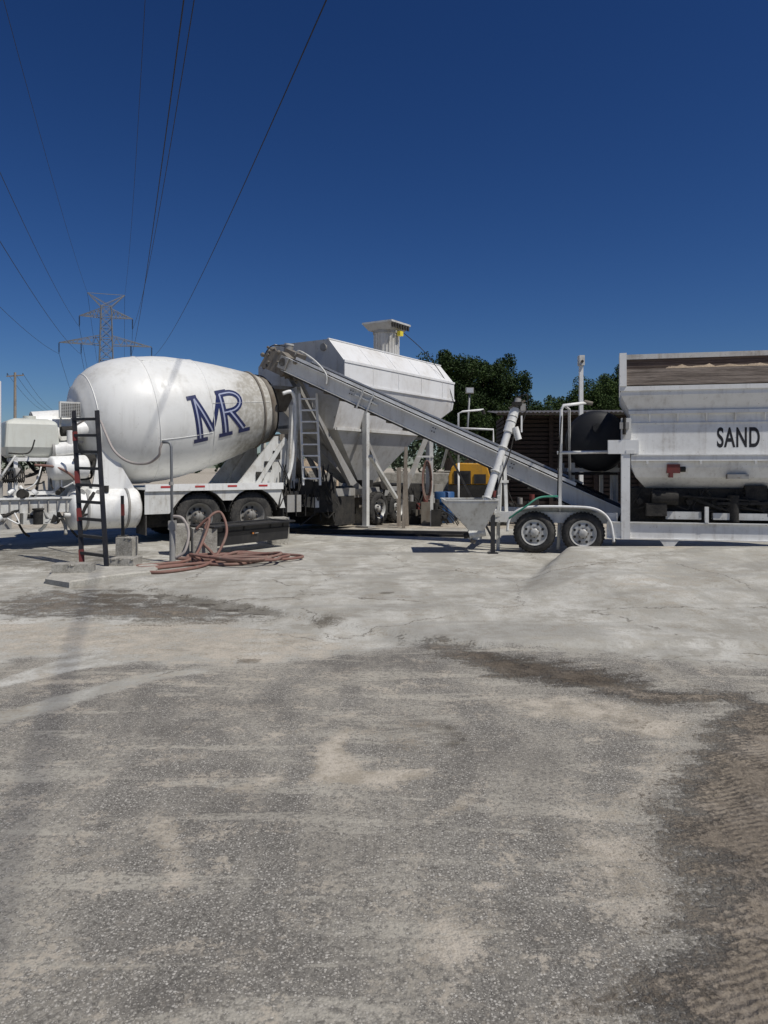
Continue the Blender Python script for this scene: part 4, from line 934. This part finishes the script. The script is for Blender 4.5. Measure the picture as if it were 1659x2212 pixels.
b=B(); leaves(b,cs,70,1.,.9,M_leaff,8); b.obj('distant_treeline',None,'hazy distant line of trees along the horizon','trees',kind='stuff')
# ------------------------------------------------------------------ PYLON + LINES
TC=V((-52.5,140,0)); ua=V((.943,.332,0)); ub=V((-.332,.943,0))
tw=thing('transmission_tower',TC,'tall grey steel lattice transmission tower with crossarms','tower')
b=B(); 
def hw(z): return 4.2-(4.2-1.25)*min(z,20)/20 if z<20 else 1.25-.35*(z-20)/12
def corner(z,i): a=[(-1,-1),(1,-1),(1,1),(-1,1)][i]; return TC+ua*a[0]*hw(z)+ub*a[1]*hw(z)+V((0,0,z))
zs=[0,5,9.5,13.5,17,20,22,24,26,28,30,32]
for z0,z1 in zip(zs,zs[1:]):
    for i in range(4):
        j=(i+1)%4; b.beam(corner(z0,i),corner(z1,i),.18,.18,M_galv); b.beam(corner(z0,i),corner(z1,j),.10,.10,M_galv); b.beam(corner(z0,j),corner(z1,i),.10,.10,M_galv); b.beam(corner(z1,i),corner(z1,j),.10,.10,M_galv)
b.obj('lattice_mast',tw)
def arm(z,half,rise,nm):
    b=B()
    for sg in(-1,1):
        tip=TC+ua*sg*half+V((0,0,z)); 
        for o in(-1,1):
            r0=TC+ua*sg*hw(z)+ub*o*hw(z)+V((0,0,z)); r1=r0+V((0,0,rise)); b.beam(r0,tip,.12,.12,M_galv); b.beam(r1,tip,.12,.12,M_galv)
            k=5
            for m in range(k): b.beam(r0.lerp(tip,m/k),r1.lerp(tip,(m+.5)/k),.07,.07,M_galv); b.beam(r1.lerp(tip,(m+.5)/k),r0.lerp(tip,(m+1)/k),.07,.07,M_galv)
    b.obj(nm,tw)
arm(24.8,8.2,1.6,'crossarm'); arm(30.0,4.7,1.5,'crossarm')
b=B()
for sg in(-1,1):
    tip=TC+ua*sg*3.3+V((0,0,34.4))
    for o in(-1,1): b.beam(TC+ua*sg*.9+ub*o*.9+V((0,0,32)),tip,.12,.12,M_galv); b.beam(TC-ua*sg*.9+ub*o*.9+V((0,0,32)),tip,.10,.10,M_galv)
b.beam(TC-ua*3.3+V((0,0,34.4)),TC+ua*3.3+V((0,0,34.4)),.10,.10,M_galv); b.obj('earth_wire_peak',tw)
att=[(TC-ua*8.2+V((0,0,24.8)),0),(TC-ua*4.4+V((0,0,24.9)),0),(TC+ua*4.4+V((0,0,24.9)),.35),(TC+ua*8.2+V((0,0,24.8)),.5),(TC-ua*4.7+V((0,0,30)),0),(TC+ua*4.7+V((0,0,30)),1.15)]
for a_,_ in att:
    b=B()
    for k in range(9): b.ring(a_-V((0,0,.25+k*.19)),(0,0,1),[(0,.05),(.02,.17),(.1,.06)],M_dark,8)
    b.cyl(a_,a_-V((0,0,2.1)),.05,M_dark,n=6); b.obj('insulator',tw)
def line(a_,dx,S,r=.022):
    b=B(); P=[]
    for i in range(71):
        f_=i/70; P.append(V((a_.x+.352*260*f_+dx*4*f_*(1-f_),a_.y-260*f_,a_.z-S*4*f_*(1-f_))))
    b.tube(P,r,M_wire,5); b.obj('power_line',None,'thin dark overhead power line sagging from the tower','power line','overhead power lines')
    b=B(); P=[V((a_.x-.352*260*f_,a_.y+260*f_,a_.z-S*4*f_*(1-f_)-6*f_)) for f_ in [i/30 for i in range(31)]]
    b.tube(P,.03,M_wire,5); b.obj('power_line',None,'thin dark power line running on beyond the tower','power line','overhead power lines')
for a_,dx in att: line(a_-V((0,0,2.1)),dx,7.4)
line(TC-ua*3.3+V((0,0,34.4)),0,7,.017); line(TC+ua*3.3+V((0,0,34.4)),1.0,7,.017)
for px,y,h in((33,95,13.8),(137,180,15.5)):
    x=(px-CX)/F*y; up_=thing('utility_pole',V((x,y,0)),'weathered wooden utility pole with short crossarm','pole','wooden utility poles')
    b=B(); b.ring((x,y,0),(0,0,1),[(0,.24),(h,.15)],M_post,10); b.obj('pole_shaft',up_)
    b=B(); b.beam((x-1.1,y,h-.5),(x+1.1,y,h-.35),.12,.14,M_post)
    for k in(-1,0,1): b.cyl((x+k,y,h-.4),(x+k,y,h-.1),.05,M_dark,n=6)
    b.obj('crossarm',up_)
for k in(-1,0,1):
    b=B(); x=(33-CX)/F*95+k; P=[V((x-30.6*f_,95+85*f_,13.7-4*f_*(1-f_)*2.2+1.7*f_)) for f_ in [i/24 for i in range(25)]]
    b.tube(P,.02,M_wire,5); b.obj('power_line',None,'thin distribution wire strung between wooden poles','power line','overhead power lines')
# ------------------------------------------------------------------ WORLD, SUN, CAMERA
hx,hy_=.82,-.572
az=math.atan2(hx,hy_); el=math.radians(56)
w=bpy.data.worlds.new('World'); scene.world=w; w.use_nodes=True; nt=w.node_tree
bg=nt.nodes['Background']; sk=nt.nodes.new('ShaderNodeTexSky'); sk.sky_type='NISHITA'; sk.sun_disc=False
sk.sun_elevation=el; sk.sun_rotation=az; sk.altitude=300; sk.air_density=1.0; sk.dust_density=.3; sk.ozone_density=3.0
hs=nt.nodes.new('ShaderNodeHueSaturation'); hs.inputs['Saturation'].default_value=1.18
gm=nt.nodes.new('ShaderNodeGamma'); gm.inputs[1].default_value=1.28
tn=nt.nodes.new('ShaderNodeMix'); tn.data_type='RGBA'; tn.blend_type='MULTIPLY'; tn.inputs[0].default_value=1.; tn.inputs[7].default_value=(.38,.43,.55,1)
nt.links.new(sk.outputs[0],hs.inputs['Color']); nt.links.new(hs.outputs[0],gm.inputs[0]); nt.links.new(gm.outputs[0],tn.inputs[6]); nt.links.new(tn.outputs[2],bg.inputs[0]); bg.inputs[1].default_value=.06
L_=bpy.data.lights.new('sun','SUN'); L_.energy=3.7; L_.angle=math.radians(.6); L_.color=(1,.96,.89)
so=bpy.data.objects.new('sun',L_); col.objects.link(so)
so.rotation_euler=V((hx*math.cos(el),hy_*math.cos(el),math.sin(el))).to_track_quat('Z','Y').to_euler(); so.location=(20,-15,40)
cd=bpy.data.cameras.new('camera'); co=bpy.data.objects.new('camera',cd); col.objects.link(co); co.location=(0,0,EYE); co.rotation_euler=(math.radians(90),0,0)
cd.sensor_fit='VERTICAL'; cd.sensor_height=36; cd.lens=36*F/2212; cd.shift_y=-(1106-HY)/2212; cd.clip_end=4000; cd.clip_start=.05
scene.camera=co
scene.view_settings.view_transform='Standard'; scene.view_settings.look='None'; scene.view_settings.exposure=0
